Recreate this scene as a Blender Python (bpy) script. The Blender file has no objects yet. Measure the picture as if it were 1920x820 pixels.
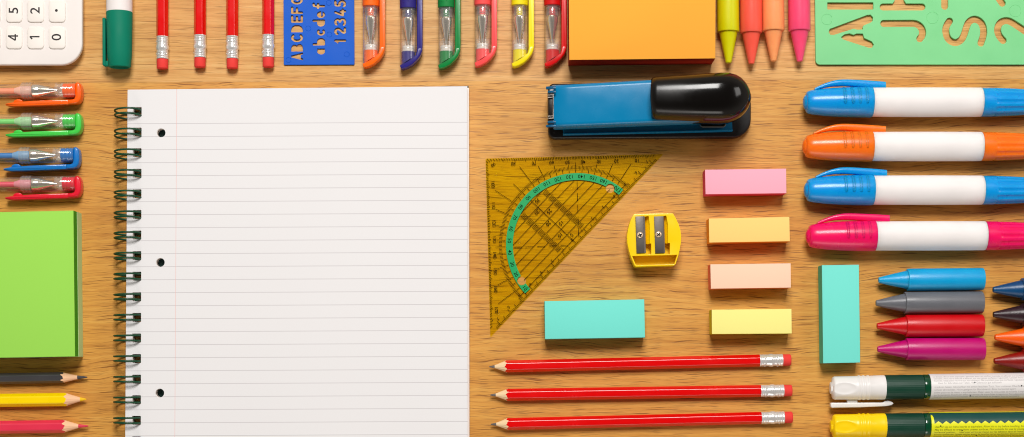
import bpy, bmesh, math, random
import numpy as np
from mathutils import Vector, Matrix
random.seed(7)
PI = math.pi
# ------------------------------------------------------------------ units
# One "unit" below is one pixel of the table plane (1/2960 m); image x right, y down.
S = 1.0 / 2960.0
HC = 3300.0          # camera height over the table in units
NX, NY = 960.0, 700.0  # point of the table straight below the camera

C = bpy.context.scene
# ------------------------------------------------------------------ camera
cam_d = bpy.data.cameras.new('camera')
cam = bpy.data.objects.new('camera', cam_d)
C.collection.objects.link(cam)
C.camera = cam
cam.location = (0, (410 - NY) * S, HC * S)
cam.rotation_euler = (0, 0, 0)
cam_d.sensor_width = 36
cam_d.lens = 36 * HC / 1920
cam_d.shift_y = (NY - 410) / 1920
cam_d.clip_start = 0.01
cam_d.clip_end = 50
# ------------------------------------------------------------------ world, lamps
w = bpy.data.worlds.new('World'); C.world = w; w.use_nodes = True
bg = w.node_tree.nodes['Background']
bg.inputs[0].default_value = (1.0, 0.89, 0.78, 1)
# dark studio overhead, paler walls round the table
_nt = w.node_tree
_tc = _nt.nodes.new('ShaderNodeTexCoord'); _sp = _nt.nodes.new('ShaderNodeSeparateXYZ')
_mr = _nt.nodes.new('ShaderNodeMapRange'); _mr.interpolation_type = 'SMOOTHSTEP'
_mr.inputs[1].default_value = 0.25; _mr.inputs[2].default_value = 0.97; _mr.inputs[3].default_value = 0.40; _mr.inputs[4].default_value = 0.05
_nt.links.new(_tc.outputs['Generated'], _sp.inputs[0]); _nt.links.new(_sp.outputs[2], _mr.inputs[0]); _nt.links.new(_mr.outputs[0], bg.inputs[1])

def area(name, loc, target, sx, sy, power, col):
    d = bpy.data.lights.new(name, 'AREA'); d.shape = 'RECTANGLE'
    d.size = sx; d.size_y = sy; d.energy = power; d.color = col
    o = bpy.data.objects.new(name, d); C.collection.objects.link(o)
    o.location = loc
    o.rotation_euler = (Vector(target) - Vector(loc)).to_track_quat('-Z', 'Y').to_euler()
    return o
area('softbox_key', (0.05, 1.28, 2.04), (0, 0, 0), 0.85, 0.80, 61.0, (1.0, 0.972, 0.94))
area('softbox_fill', (-0.05, -1.9, 0.72), (0, 0, 0), 1.3, 0.6, 8.5, (1.0, 0.95, 0.9))
area('softbox_side', (1.3, 0.5, 1.2), (0, 0, 0), 0.45, 0.45, 3.0, (1.0, 0.97, 0.94))

C.view_settings.view_transform = 'Standard'
C.view_settings.look = 'None'
C.view_settings.exposure = 0.0
C.view_settings.gamma = 1.0
C.render.engine = 'CYCLES'
C.cycles.filter_width = 1.05
C.cycles.max_bounces = 10
C.cycles.transparent_max_bounces = 24
C.cycles.caustics_reflective = False
C.cycles.caustics_refractive = False

# ------------------------------------------------------------------ helpers
def lin(c):
    return tuple(((v / 255) / 12.92 if v <= 10 else (((v / 255) + .055) / 1.055) ** 2.4) for v in c)

def ab(px, py, z=0.0):
    """photo pixel of a point at height z -> (x, y) on the table plane, photo style axes"""
    k = 1 - z / HC
    return NX + (px - NX) * k, NY + (py - NY) * k

def wx(px): return (px - 960) * S
def wy(py): return (410 - py) * S

def set_props(o, label=None, cat=None, group=None, kind=None):
    if label: o['label'] = label
    if cat: o['category'] = cat
    if group: o['group'] = group
    if kind: o['kind'] = kind

def thing(name, label, cat, px, py, rot=0.0, z=0.0, group=None):
    o = bpy.data.objects.new(name, None); C.collection.objects.link(o)
    o.empty_display_size = 0.01
    o.location = (wx(px), wy(py), z * S)
    o.rotation_euler = (0, 0, rot)
    set_props(o, label, cat, group)
    return o

def finish(name, bm, mat, parent=None, smooth=35, bev=None):
    bmesh.ops.recalc_face_normals(bm, faces=bm.faces[:])
    bmesh.ops.scale(bm, vec=(S, S, S), verts=bm.verts[:])
    me = bpy.data.meshes.new(name); bm.to_mesh(me); bm.free()
    mats = mat if isinstance(mat, (list, tuple)) else [mat]
    for m in mats: me.materials.append(m)
    if smooth:
        for p in me.polygons: p.use_smooth = True
        me.set_sharp_from_angle(angle=math.radians(smooth))
    o = bpy.data.objects.new(name, me); C.collection.objects.link(o)
    if parent: o.parent = parent
    return o

def NB(): return bmesh.new()

def box(bm, x0, x1, y0, y1, z0, z1, bevel=0.0, seg=2, mi=0):
    r = bmesh.ops.create_cube(bm, size=1.0)
    vs = r['verts']
    for v in vs:
        v.co = Vector((x0 + (v.co.x + .5) * (x1 - x0), y0 + (v.co.y + .5) * (y1 - y0), z0 + (v.co.z + .5) * (z1 - z0)))
    if mi:
        for f in {f for v in vs for f in v.link_faces}: f.material_index = mi
    if bevel:
        es = list({e for v in vs for e in v.link_edges})
        bmesh.ops.bevel(bm, geom=es, offset=bevel, segments=seg, affect='EDGES', profile=0.5)

def rings(bm, rs, cap0=True, cap1=True, closed=True, mi=0):
    """loft a list of rings (lists of 3D points, same count)"""
    R = [[bm.verts.new(p) for p in r] for r in rs]
    n = len(R[0])
    for a, b in zip(R[:-1], R[1:]):
        for i in range(n if closed else n - 1):
            j = (i + 1) % n
            try:
                f = bm.faces.new((a[i], a[j], b[j], b[i])); f.material_index = mi
            except ValueError: pass
    if cap0:
        f = bm.faces.new(R[0]); f.material_index = mi
    if cap1:
        f = bm.faces.new(R[-1]); f.material_index = mi
    return R

def lathe(bm, prof, zc, yc=0.0, seg=40, cap0=True, cap1=True, mi=0):
    rs = []
    for x, r in prof:
        r = max(r, 0.02)
        rs.append([(x, yc + r * math.cos(2 * PI * i / seg), zc + r * math.sin(2 * PI * i / seg)) for i in range(seg)])
    return rings(bm, rs, cap0, cap1, mi=mi)

def rnd(x0, x1, r, e, n=4):
    """cylinder profile with rounded ends of radius e"""
    p = [(x0 + e - e * math.cos(a * PI / 2 / n), r - e + e * math.sin(a * PI / 2 / n)) for a in range(n + 1)]
    q = [(x1 - e + e * math.sin(a * PI / 2 / n), r - e + e * math.cos(a * PI / 2 / n)) for a in range(n + 1)]
    return p + q

def prism(bm, pts, z0, z1, bevel=0.0, seg=2):
    vs = [bm.verts.new((x, y, z0)) for x, y in pts]
    f = bm.faces.new(vs)
    r = bmesh.ops.extrude_face_region(bm, geom=[f])
    nv = [g for g in r['geom'] if isinstance(g, bmesh.types.BMVert)]
    for v in nv: v.co.z = z1
    if bevel:
        es = [e for e in {e for v in nv for e in v.link_edges} if e.verts[0] in nv and e.verts[1] in nv]
        bmesh.ops.bevel(bm, geom=es, offset=bevel, segments=seg, affect='EDGES', profile=0.5)

def tube(bm, pts, r, seg=8, closed=False, cap=True):
    pts = [Vector(p) for p in pts]
    n = len(pts); rs = []
    for i, p in enumerate(pts):
        if closed: t = pts[(i + 1) % n] - pts[i - 1]
        else: t = pts[min(i + 1, n - 1)] - pts[max(i - 1, 0)]
        t.normalize()
        up = Vector((0, 0, 1)) if abs(t.z) < .9 else Vector((0, 1, 0))
        if closed or True:
            up = Vector((0, 1, 0)) if abs(t.y) < .9 else Vector((0, 0, 1))
        a = t.cross(up).normalized(); b = t.cross(a).normalized()
        rr = r[i] if isinstance(r, (list, tuple)) else r
        rs.append([p + a * (rr * math.cos(2 * PI * k / seg)) + b * (rr * math.sin(2 * PI * k / seg)) for k in range(seg)])
    if closed: rs.append(rs[0]); rings(bm, rs, False, False); bmesh.ops.remove_doubles(bm, verts=bm.verts[:], dist=1e-4)
    else: rings(bm, rs, cap, cap)

def curve_fill(contours, z0, z1, bevel=0.0):
    """filled plate from closed 2D contours (holes by nesting) as a bmesh in units"""
    cu = bpy.data.curves.new('tmp', 'CURVE'); cu.dimensions = '2D'; cu.fill_mode = 'BOTH'
    cu.extrude = max((z1 - z0) / 2 - bevel, 1e-4); cu.bevel_depth = bevel; cu.bevel_resolution = 1; cu.offset = -bevel
    for c in contours:
        sp = cu.splines.new('POLY'); sp.points.add(len(c) - 1)
        for i, (x, y) in enumerate(c): sp.points[i].co = (x, y, 0, 1)
        sp.use_cyclic_u = True
    o = bpy.data.objects.new('tmp', cu); C.collection.objects.link(o)
    dg = bpy.context.evaluated_depsgraph_get(); dg.update()
    me = bpy.data.meshes.new_from_object(o.evaluated_get(dg))
    bm = bmesh.new(); bm.from_mesh(me)
    bpy.data.objects.remove(o); bpy.data.curves.remove(cu); bpy.data.meshes.remove(me)
    bmesh.ops.remove_doubles(bm, verts=bm.verts[:], dist=1e-3)
    for v in bm.verts: v.co.z += (z0 + z1) / 2
    return bm

_tcache = {}
def text_geo(s, size, bold=0.0, align='CENTER'):
    key = (s, size, bold, align)
    if key in _tcache: return _tcache[key]
    cu = bpy.data.curves.new('t', 'FONT'); cu.body = s; cu.size = size; cu.offset = bold
    cu.align_x = align; cu.align_y = 'BOTTOM_BASELINE'; cu.resolution_u = 3; cu.fill_mode = 'FRONT'
    o = bpy.data.objects.new('t', cu); C.collection.objects.link(o)
    dg = bpy.context.evaluated_depsgraph_get(); dg.update()
    me = bpy.data.meshes.new_from_object(o.evaluated_get(dg))
    V = [(v.co.x, v.co.y) for v in me.vertices]; F = [tuple(p.vertices) for p in me.polygons]
    bpy.data.objects.remove(o); bpy.data.curves.remove(cu); bpy.data.meshes.remove(me)
    _tcache[key] = (V, F)
    return V, F

def put_text(bm, s, size, fn, bold=0.0, align='CENTER', mi=0):
    V, F = text_geo(s, size, bold, align)
    vs = [bm.verts.new(fn(u, v)) for u, v in V]
    for f in F:
        try:
            q = bm.faces.new([vs[i] for i in f]); q.material_index = mi
        except ValueError: pass

# ---- signed distance shapes -> contours, for the letter stencils
class Field:
    def __init__(s, x0, x1, y0, y1, h):
        s.h = h; s.x0 = x0; s.y0 = y0
        s.xs = np.arange(x0, x1 + h, h); s.ys = np.arange(y0, y1 + h, h)
        s.X, s.Y = np.meshgrid(s.xs, s.ys); s.D = np.full(s.X.shape, 1e3)
    def seg(s, a, b):
        ax, ay = a; bx, by = b
        dx, dy = bx - ax, by - ay; L = dx * dx + dy * dy + 1e-9
        t = np.clip(((s.X - ax) * dx + (s.Y - ay) * dy) / L, 0, 1)
        return np.hypot(s.X - ax - t * dx, s.Y - ay - t * dy)
    def stroke(s, pts, wd):
        if len(pts) > 6:
            for _ in range(2): pts = [pts[0]] + [p for a, b in zip(pts[:-1], pts[1:]) for p in ((a[0] * .75 + b[0] * .25, a[1] * .75 + b[1] * .25), (a[0] * .25 + b[0] * .75, a[1] * .25 + b[1] * .75))] + [pts[-1]]
        for a, b in zip(pts[:-1], pts[1:]): s.D = np.minimum(s.D, s.seg(a, b) - wd / 2)
    def disc(s, c, r, ry=None):
        ry = ry or r
        s.D = np.minimum(s.D, (np.hypot((s.X - c[0]) / r, (s.Y - c[1]) / ry) - 1) * min(r, ry))
    def poly_d(s, pts):
        d = np.full(s.X.shape, 1e3); ins = np.zeros(s.X.shape, bool)
        n = len(pts)
        for i in range(n):
            a, b = pts[i], pts[(i + 1) % n]
            d = np.minimum(d, s.seg(a, b))
            if a[1] != b[1]:
                c = ((a[1] > s.Y) != (b[1] > s.Y)) & (s.X < (b[0] - a[0]) * (s.Y - a[1]) / (b[1] - a[1]) + a[0])
                ins ^= c
        return np.where(ins, -d, d)
    def poly(s, pts, rr=0.0): s.D = np.minimum(s.D, s.poly_d(pts) - rr)
    def cut(s, pts, wd):
        for a, b in zip(pts[:-1], pts[1:]): s.D = np.maximum(s.D, -(s.seg(a, b) - wd / 2))
    def contours(s, tol=0.12):
        D = s.D; h = s.h; ny, nx = D.shape; segs = {}
        neg = D < 0
        cells = np.argwhere((neg[:-1, :-1] != neg[1:, :-1]) | (neg[:-1, :-1] != neg[:-1, 1:]) | (neg[:-1, :-1] != neg[1:, 1:]))
        def pt(e):
            (i, j), (k, l) = e
            a, b = D[i, j], D[k, l]; t = a / (a - b)
            return (s.x0 + h * (j + t * (l - j)), s.y0 + h * (i + t * (k - i)))
        nxt = {}
        for i, j in cells:
            c = [(i, j), (i, j + 1), (i + 1, j + 1), (i + 1, j)]
            ent = []; ex = []
            for k in range(4):
                a, b = c[k], c[(k + 1) % 4]
                if neg[a] != neg[b]:
                    e = (a, b) if a < b else (b, a)
                    (ex if neg[a] else ent).append(e)
            for a, b in zip(ent, ex): nxt[a] = b
        out = []; seen = set()
        for st in list(nxt):
            if st in seen: continue
            loop = []; e = st
            while e in nxt and e not in seen:
                seen.add(e); loop.append(pt(e)); e = nxt[e]
            if len(loop) > 5: out.append(simplify(loop, tol))
        return out

def simplify(P, tol):
    if len(P) < 8: return P
    def dp(a, b):
        if b <= a + 1: return []
        ax, ay = Q[a]; bx, by = Q[b]; dx, dy = bx - ax, by - ay; L = math.hypot(dx, dy) + 1e-9
        best, bi = 0, None
        for i in range(a + 1, b):
            d = abs((Q[i][0] - ax) * dy - (Q[i][1] - ay) * dx) / L if L > 1e-6 else math.hypot(Q[i][0] - ax, Q[i][1] - ay)
            if d > best: best, bi = d, i
        if best < tol: return []
        return dp(a, bi) + [bi] + dp(bi, b)
    Q = P + [P[0]]; m = len(P) // 2
    idx = [0] + dp(0, m) + [m] + dp(m, len(Q) - 1)
    return [Q[i] for i in idx]

def rrect(x0, x1, y0, y1, r, n=5):
    r = r if isinstance(r, (list, tuple)) else (r,) * 4
    out = []
    for k, (cx, cy, a0) in enumerate([(x1, y1, 0), (x0, y1, 90), (x0, y0, 180), (x1, y0, 270)]):
        q = r[k]
        sx = -1 if cx == x1 else 1; sy = -1 if cy == y1 else 1
        for i in range(n + 1):
            a = math.radians(a0 + 90 * i / n)
            out.append((cx + sx * q + q * math.cos(a), cy + sy * q + q * math.sin(a)))
    return out

# ------------------------------------------------------------------ materials
def newmat(name):
    m = bpy.data.materials.new(name); m.use_nodes = True
    nt = m.node_tree; b = nt.nodes['Principled BSDF']
    return m, nt, b

def plastic(name, rgb, rough=0.35, spec=0.38, bump=0.15, bscale=900, var=0.05, coat=0.0, metal=0.0, sss=0.0, rv=(.8, 1.25)):
    m, nt, b = newmat(name)
    c = lin(rgb)
    tc = nt.nodes.new('ShaderNodeTexCoord')
    n = nt.nodes.new('ShaderNodeTexNoise'); n.inputs['Scale'].default_value = bscale; n.inputs['Detail'].default_value = 3
    nt.links.new(tc.outputs['Object'], n.inputs['Vector'])
    n2 = nt.nodes.new('ShaderNodeTexNoise'); n2.inputs['Scale'].default_value = 60; n2.inputs['Detail'].default_value = 4
    nt.links.new(tc.outputs['Object'], n2.inputs['Vector'])
    mx = nt.nodes.new('ShaderNodeMix'); mx.data_type = 'RGBA'
    mx.inputs[6].default_value = (*[v * (1 - var) for v in c], 1)
    mx.inputs[7].default_value = (*[min(v * (1 + var), 1) for v in c], 1)
    nt.links.new(n2.outputs['Fac'], mx.inputs[0])
    nt.links.new(mx.outputs[2], b.inputs['Base Color'])
    mr = nt.nodes.new('ShaderNodeMapRange'); mr.inputs['To Min'].default_value = rough * rv[0]; mr.inputs['To Max'].default_value = rough * rv[1]; mr.inputs['From Min'].default_value = .3; mr.inputs['From Max'].default_value = .7
    nt.links.new(n2.outputs['Fac'], mr.inputs['Value']); nt.links.new(mr.outputs[0], b.inputs['Roughness'])
    bp = nt.nodes.new('ShaderNodeBump'); bp.inputs['Strength'].default_value = bump; bp.inputs['Distance'].default_value = 0.0002
    nt.links.new(n.outputs['Fac'], bp.inputs['Height']); nt.links.new(bp.outputs[0], b.inputs['Normal'])
    b.inputs['Specular IOR Level'].default_value = spec
    b.inputs['Metallic'].default_value = metal
    b.inputs['Coat Weight'].default_value = coat; b.inputs['Coat Roughness'].default_value = 0.08
    if sss:
        b.inputs['Subsurface Weight'].default_value = sss; b.inputs['Subsurface Radius'].default_value = (1, 1, 1); b.inputs['Subsurface Scale'].default_value = 0.006
    return m

_pm = {}
def P(rgb, **k):
    key = (rgb, tuple(sorted(k.items())))
    if key not in _pm: _pm[key] = plastic('plastic', rgb, **k)
    return _pm[key]

def clear(name, tint=(.97, .97, .96), gl=0.9, milky=0.0, rough=0.06, edge=0.55):
    m, nt, b = newmat(name)
    out = nt.nodes['Material Output']
    tr = nt.nodes.new('ShaderNodeBsdfTransparent'); tr.inputs[0].default_value = (*tint, 1)
    gs = nt.nodes.new('ShaderNodeBsdfGlossy'); gs.inputs['Roughness'].default_value = rough
    df = nt.nodes.new('ShaderNodeBsdfDiffuse'); df.inputs[0].default_value = (.95, .93, .91, 1)
    fr = nt.nodes.new('ShaderNodeLayerWeight'); fr.inputs['Blend'].default_value = .5
    pw = nt.nodes.new('ShaderNodeMath'); pw.operation = 'POWER'; pw.inputs[1].default_value = 3.2
    nt.links.new(fr.outputs['Facing'], pw.inputs[0])
    sc_ = nt.nodes.new('ShaderNodeMath'); sc_.operation = 'MULTIPLY_ADD'; sc_.inputs[1].default_value = edge; sc_.inputs[2].default_value = .045
    nt.links.new(pw.outputs[0], sc_.inputs[0])
    nz = nt.nodes.new('ShaderNodeTexNoise'); nz.inputs['Scale'].default_value = 300
    tc = nt.nodes.new('ShaderNodeTexCoord'); nt.links.new(tc.outputs['Object'], nz.inputs['Vector'])
    bp = nt.nodes.new('ShaderNodeBump'); bp.inputs['Strength'].default_value = .04; bp.inputs['Distance'].default_value = .0003
    nt.links.new(nz.outputs['Fac'], bp.inputs['Height']); nt.links.new(bp.outputs[0], gs.inputs['Normal'])
    m1 = nt.nodes.new('ShaderNodeMixShader'); m1.inputs[0].default_value = milky
    nt.links.new(tr.outputs[0], m1.inputs[1]); nt.links.new(df.outputs[0], m1.inputs[2])
    m2 = nt.nodes.new('ShaderNodeMixShader')
    mm = nt.nodes.new('ShaderNodeMath'); mm.operation = 'MULTIPLY'; mm.inputs[1].default_value = gl
    nt.links.new(sc_.outputs[0], mm.inputs[0]); nt.links.new(mm.outputs[0], m2.inputs[0])
    nt.links.new(m1.outputs[0], m2.inputs[1]); nt.links.new(gs.outputs[0], m2.inputs[2])
    nt.links.new(m2.outputs[0], out.inputs[0])
    nt.nodes.remove(b)
    return m

def paper(name, rgb, rough=0.85, var=0.025, layers=False):
    m, nt, b = newmat(name)
    c = lin(rgb)
    tc = nt.nodes.new('ShaderNodeTexCoord')
    n = nt.nodes.new('ShaderNodeTexNoise'); n.inputs['Scale'].default_value = 1200; n.inputs['Detail'].default_value = 4
    n2 = nt.nodes.new('ShaderNodeTexNoise'); n2.inputs['Scale'].default_value = 25
    nt.links.new(tc.outputs['Object'], n2.inputs['Vector'])
    if layers:
        mp = nt.nodes.new('ShaderNodeMapping'); mp.inputs['Scale'].default_value = (.02, .02, 4)
        nt.links.new(tc.outputs['Object'], mp.inputs[0]); nt.links.new(mp.outputs[0], n.inputs['Vector'])
        va = .16
    else:
        nt.links.new(tc.outputs['Object'], n.inputs['Vector']); va = var
    mx = nt.nodes.new('ShaderNodeMix'); mx.data_type = 'RGBA'
    mx.inputs[6].default_value = (*[v * (1 - va) for v in c], 1); mx.inputs[7].default_value = (*[min(1, v * (1 + va)) for v in c], 1)
    ad = nt.nodes.new('ShaderNodeMath'); ad.operation = 'MULTIPLY_ADD'; ad.inputs[1].default_value = .6
    sb = nt.nodes.new('ShaderNodeMath'); sb.operation = 'MULTIPLY'; sb.inputs[1].default_value = .4
    nt.links.new(n2.outputs['Fac'], sb.inputs[0])
    nt.links.new(n.outputs['Fac'], ad.inputs[0]); nt.links.new(sb.outputs[0], ad.inputs[2])
    nt.links.new(ad.outputs[0], mx.inputs[0]); nt.links.new(mx.outputs[2], b.inputs['Base Color'])
    b.inputs['Roughness'].default_value = rough; b.inputs['Specular IOR Level'].default_value = .25
    bp = nt.nodes.new('ShaderNodeBump'); bp.inputs['Strength'].default_value = .12; bp.inputs['Distance'].default_value = .0002
    nt.links.new(n.outputs['Fac'], bp.inputs['Height']); nt.links.new(bp.outputs[0], b.inputs['Normal'])
    return m

def wood_mat():
    m, nt, b = newmat('oak_wood')
    N = nt.nodes.new; L = nt.links.new
    def math_(op, a, bb=None, c=None, clamp=False):
        n = N('ShaderNodeMath'); n.operation = op; n.use_clamp = clamp
        for i, v in enumerate((a, bb, c)):
            if v is None: continue
            if isinstance(v, (int, float)): n.inputs[i].default_value = v
            else: L(v, n.inputs[i])
        return n.outputs[0]
    tc = N('ShaderNodeTexCoord')
    sp = N('ShaderNodeSeparateXYZ'); L(tc.outputs['Object'], sp.inputs[0])
    X = math_('MULTIPLY', sp.outputs[0], 1 / S); Y = math_('MULTIPLY', sp.outputs[1], 1 / S)
    def noise(x, y, sx, sy, det=2, rough=.5, z=0.0, dist=0.0):
        cb = N('ShaderNodeCombineXYZ')
        L(math_('MULTIPLY', x, sx), cb.inputs[0]); L(math_('MULTIPLY', y, sy), cb.inputs[1]); cb.inputs[2].default_value = z
        n = N('ShaderNodeTexNoise'); n.inputs['Scale'].default_value = 1; n.inputs['Detail'].default_value = det; n.inputs['Roughness'].default_value = rough
        n.inputs['Distortion'].default_value = dist
        L(cb.outputs[0], n.inputs['Vector']); return n.outputs['Fac']
    def mr(v, a, bb, c=0, d=1, smooth=True):
        n = N('ShaderNodeMapRange'); n.interpolation_type = 'SMOOTHSTEP' if smooth else 'LINEAR'
        L(v, n.inputs[0]); n.inputs[1].default_value = a; n.inputs[2].default_value = bb; n.inputs[3].default_value = c; n.inputs[4].default_value = d
        return n.outputs[0]
    # gentle wander of the grain, strongest low in the picture
    wn = noise(X, Y, .0017, .0042, 2, .5, 3.1)
    w2 = noise(X, Y, .008, .012, 2, .5, 7.7)
    Yw = math_('ADD', Y, math_('ADD', math_('MULTIPLY', wn, 85), math_('MULTIPLY', w2, 14)))
    # two boards: the joint runs along the table just under the upper row of things
    jt = math_('ADD', 258, math_('MULTIPLY', X, .004))
    board = math_('GREATER_THAN', Y, jt)
    seam = math_('LESS_THAN', math_('ABSOLUTE', math_('SUBTRACT', Y, jt)), .7)
    Xs = math_('ADD', X, math_('MULTIPLY', board, 3711))
    Yw = math_('ADD', math_('MULTIPLY', Y, board), math_('MULTIPLY', Yw, math_('SUBTRACT', 1, board)))
    broad = noise(Xs, Yw, .0011, .012, 2, .5, 1.0)
    streak = noise(Xs, Yw, .005, .11, 5, .62, 2.0)
    fine = noise(Xs, Yw, .022, .75, 3, .7, 4.0)
    w3 = noise(X, Y, .03, .05, 2, .5, 8.8)
    Yp = math_('ADD', Yw, math_('MULTIPLY', w3, 4))
    pore = noise(Xs, Yp, .014, .47, 1.0, .5, 5.0)
    mask = noise(Xs, Yw, .004, .05, 2, .5, 6.0)
    fleck = noise(Xs, Yp, .028, .90, 1, .5, 9.0)
    g = math_('ADD', math_('MULTIPLY', streak, .56), math_('ADD', math_('MULTIPLY', broad, .30), math_('MULTIPLY', fine, .36)))
    cr = N('ShaderNodeValToRGB'); L(mr(g, .42, .81, 0, 1, False), cr.inputs[0])
    e = cr.color_ramp.elements
    e[0].position = 0; e[0].color = (*WOOD[0], 1)
    e[1].position = 1; e[1].color = (*WOOD[2], 1)
    k = e.new(.5); k.color = (*WOOD[1], 1)
    th = math_('ADD', math_('MULTIPLY', mask, .22), .0)
    pv = math_('ADD', pore, th)
    p1 = mr(pv, .715, .80)
    p2 = math_('MULTIPLY', mr(math_('ADD', fleck, math_('MULTIPLY', mask, .15)), .66, .80), .75)
    pt = math_('MAXIMUM', p1, p2)
    hs = N('ShaderNodeMix'); hs.data_type = 'RGBA'; hs.blend_type = 'MULTIPLY'; hs.inputs[0].default_value = 1
    tint = N('ShaderNodeMix'); tint.data_type = 'RGBA'; L(board, tint.inputs[0])
    tint.inputs[6].default_value = (1.01, .925, .57, 1); tint.inputs[7].default_value = (1.04, 1.06, 1.02, 1)
    L(cr.outputs[0], hs.inputs[6]); L(tint.outputs[2], hs.inputs[7])
    pt = math_('MAXIMUM', pt, math_('MULTIPLY', seam, .35))
    mx = N('ShaderNodeMix'); mx.data_type = 'RGBA'
    L(math_('MULTIPLY', pt, math_('SUBTRACT', .80, math_('MULTIPLY', board, .26))), mx.inputs[0]); L(hs.outputs[2], mx.inputs[6]); mx.inputs[7].default_value = (*WOOD[3], 1)
    L(mx.outputs[2], b.inputs['Base Color'])
    L(math_('MULTIPLY_ADD', streak, -.15, .56), b.inputs['Roughness'])
    b.inputs['Specular IOR Level'].default_value = .4
    bp = N('ShaderNodeBump'); bp.inputs['Strength'].default_value = .16; bp.inputs['Distance'].default_value = .0003
    L(math_('ADD', math_('MULTIPLY', pt, -1), math_('MULTIPLY', fine, .6)), bp.inputs['Height'])
    L(bp.outputs[0], b.inputs['Normal'])
    return m
WOOD = [(.42, .175, .038), (.62, .315, .090), (.74, .445, .165), (.18, .056, .004)]

M_wood = wood_mat()
M_clear = clear('clear_plastic', tint=(.995, .995, .99), gl=1.0, milky=.045, edge=1.0)
M_milky = clear('milky_plastic', milky=.17, gl=1.0, rough=.1)
M_haze = clear('frosted_plastic', milky=.12, gl=1.0, rough=.1)
M_seal = P((235, 225, 215), rough=.3)
M_chrome = plastic('chrome', (225, 222, 218), rough=.16, metal=1.0, bump=.02)
M_tip = plastic('nickel', (248, 240, 226), rough=.14, metal=.86, bump=.02)
M_ferrule = plastic('aluminium', (238, 236, 234), rough=.26, metal=.55, bump=.25, bscale=500)
M_print = P((16, 8, 2), rough=.8, var=0.0, spec=.05)
M_black = P((14, 12, 12), rough=.35, coat=.2)

# ------------------------------------------------------------------ table
bm = NB()
box(bm, -2600, 2600, -2100, 1900, -90, 0, 3)
t = finish('tabletop', bm, M_wood); set_props(t, kind='structure')
t['label'] = 'light oak wood tabletop with horizontal grain'

# ------------------------------------------------------------------ graphite / coloured pencils
def place_span(a, b, z):
    A = ab(*a, z); B = (ab(*b, 2 * z)[0], ab(*b, z)[1]) if abs(b[0] - a[0]) > abs(b[1] - a[1]) else (ab(*b, z)[0], ab(*b, .8 * z)[1])
    L = math.hypot(B[0] - A[0], B[1] - A[1])
    return A, math.atan2(-(B[1] - A[1]), B[0] - A[0]), L

M_pw = P((238, 208, 165), rough=.7, var=.12, bump=.4, bscale=400)
M_pw2 = P((240, 190, 150), rough=.7, var=.14, bump=.4, bscale=400)
M_lead = P((112, 106, 104), rough=.35, metal=.3)
M_rub = P((226, 58, 52), rough=.75, bump=.3)
def pencil(name, label, a, b, R, paint, lead, wl, ll, rl, ferr=None, woodm=None, group=None, coat=.6, roll=0.0, noz=None):
    """a = tip, b = tail (photo pixels); wl = tip to paint, ll = lead length, ferr = lengths (ferrule, eraser)"""
    zc = R * .866
    A, rot, L = place_span(a, b, zc)
    root = thing(name, label, 'pencil', A[0], A[1], rot, group=group)
    rnd_ = random.Random(hash(label) % 999 if False else len(label) * 7 + int(a[1]))
    M = 72; ap = R * .866; slope = R / wl
    def hx(i):
        th = (i * 360 / M) % 60 - 30
        return min(ap / math.cos(math.radians(th)), R * .955)
    xe = L - (sum(ferr) if ferr else 0)
    ph = rnd_.random() * 6
    x0 = [hx(i) / slope + .8 * math.sin(i * 360 / M / 57.3 * 6 * 2 + ph) + rnd_.uniform(-.25, .25) for i in range(M)]
    def pt(i, r, x):
        t = math.radians(i * 360 / M)
        return (x, r * math.cos(t), zc + r * math.sin(t))
    bm = NB()
    rings(bm, [[pt(i, hx(i), x0[i]) for i in range(M)], [pt(i, hx(i), wl + 6) for i in range(M)], [pt(i, hx(i), xe) for i in range(M)]], False, True)
    finish('painted_body', bm, paint, root, 50)
    bm = NB(); rs = []
    for k in range(7):
        f = k / 6
        rs.append([pt(i, (rl + (hx(i) - rl) * f) - (.25 if 0 < k < 6 else 0), ll + (x0[i] - ll) * f) for i in range(M)])
    rings(bm, rs, False, False)
    finish('sharpened_wood', bm, woodm or M_pw, root, 60)
    bm = NB(); lathe(bm, [(0, .5), (.8, 1.1), (ll * .6, rl * .75), (ll + .3, rl)], zc, seg=20)
    finish('lead', bm, lead, root, 50)
    if ferr:
        fl, el = ferr; r = R * .97; pf = [(0, r * .98), (0, r)]
        def ridge(x, d=.55): return [(x, r), (x + .9, r - d), (x + 1.8, r)]
        for x in (2.5, 5.5, 8.5, 11.5): pf += ridge(x * fl / 43)
        pf += [(fl * .36, r - .6), (fl * .42, r + .5), (fl * .5, r + .9), (fl * .58, r + .5), (fl * .63, r - .6)]
        for x in (28.5, 31.5, 34.5, 37.8): pf += ridge(x * fl / 43)
        pf += [(fl - .8, r), (fl, r - .4)]
        bm = NB(); lathe(bm, [(xe + x, q) for x, q in pf], zc, seg=36)
        # punched dimples
        for sx in (.22, .78):
            for ang in (35, 95, 155, 215):
                t_ = math.radians(ang + (8 if sx < .5 else 0) + roll)
                c = Vector((xe + fl * sx, math.cos(t_) * (r + .1), zc + math.sin(t_) * (r + .1)))
                u = Vector((1, 0, 0)); v = Vector((0, -math.sin(t_), math.cos(t_)))
                tube(bm, [c + u * 1.5 * math.cos(q * PI / 4) + v * 1.5 * math.sin(q * PI / 4) for q in range(8)], .35, 5, True)
        finish('ferrule', bm, M_ferrule, root, 50)
        bm = NB(); lathe(bm, rnd(xe + fl - 1, L, r * .93, 2.6), zc, seg=36)
        finish('eraser', bm, M_rub, root, 40)
    return root

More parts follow.
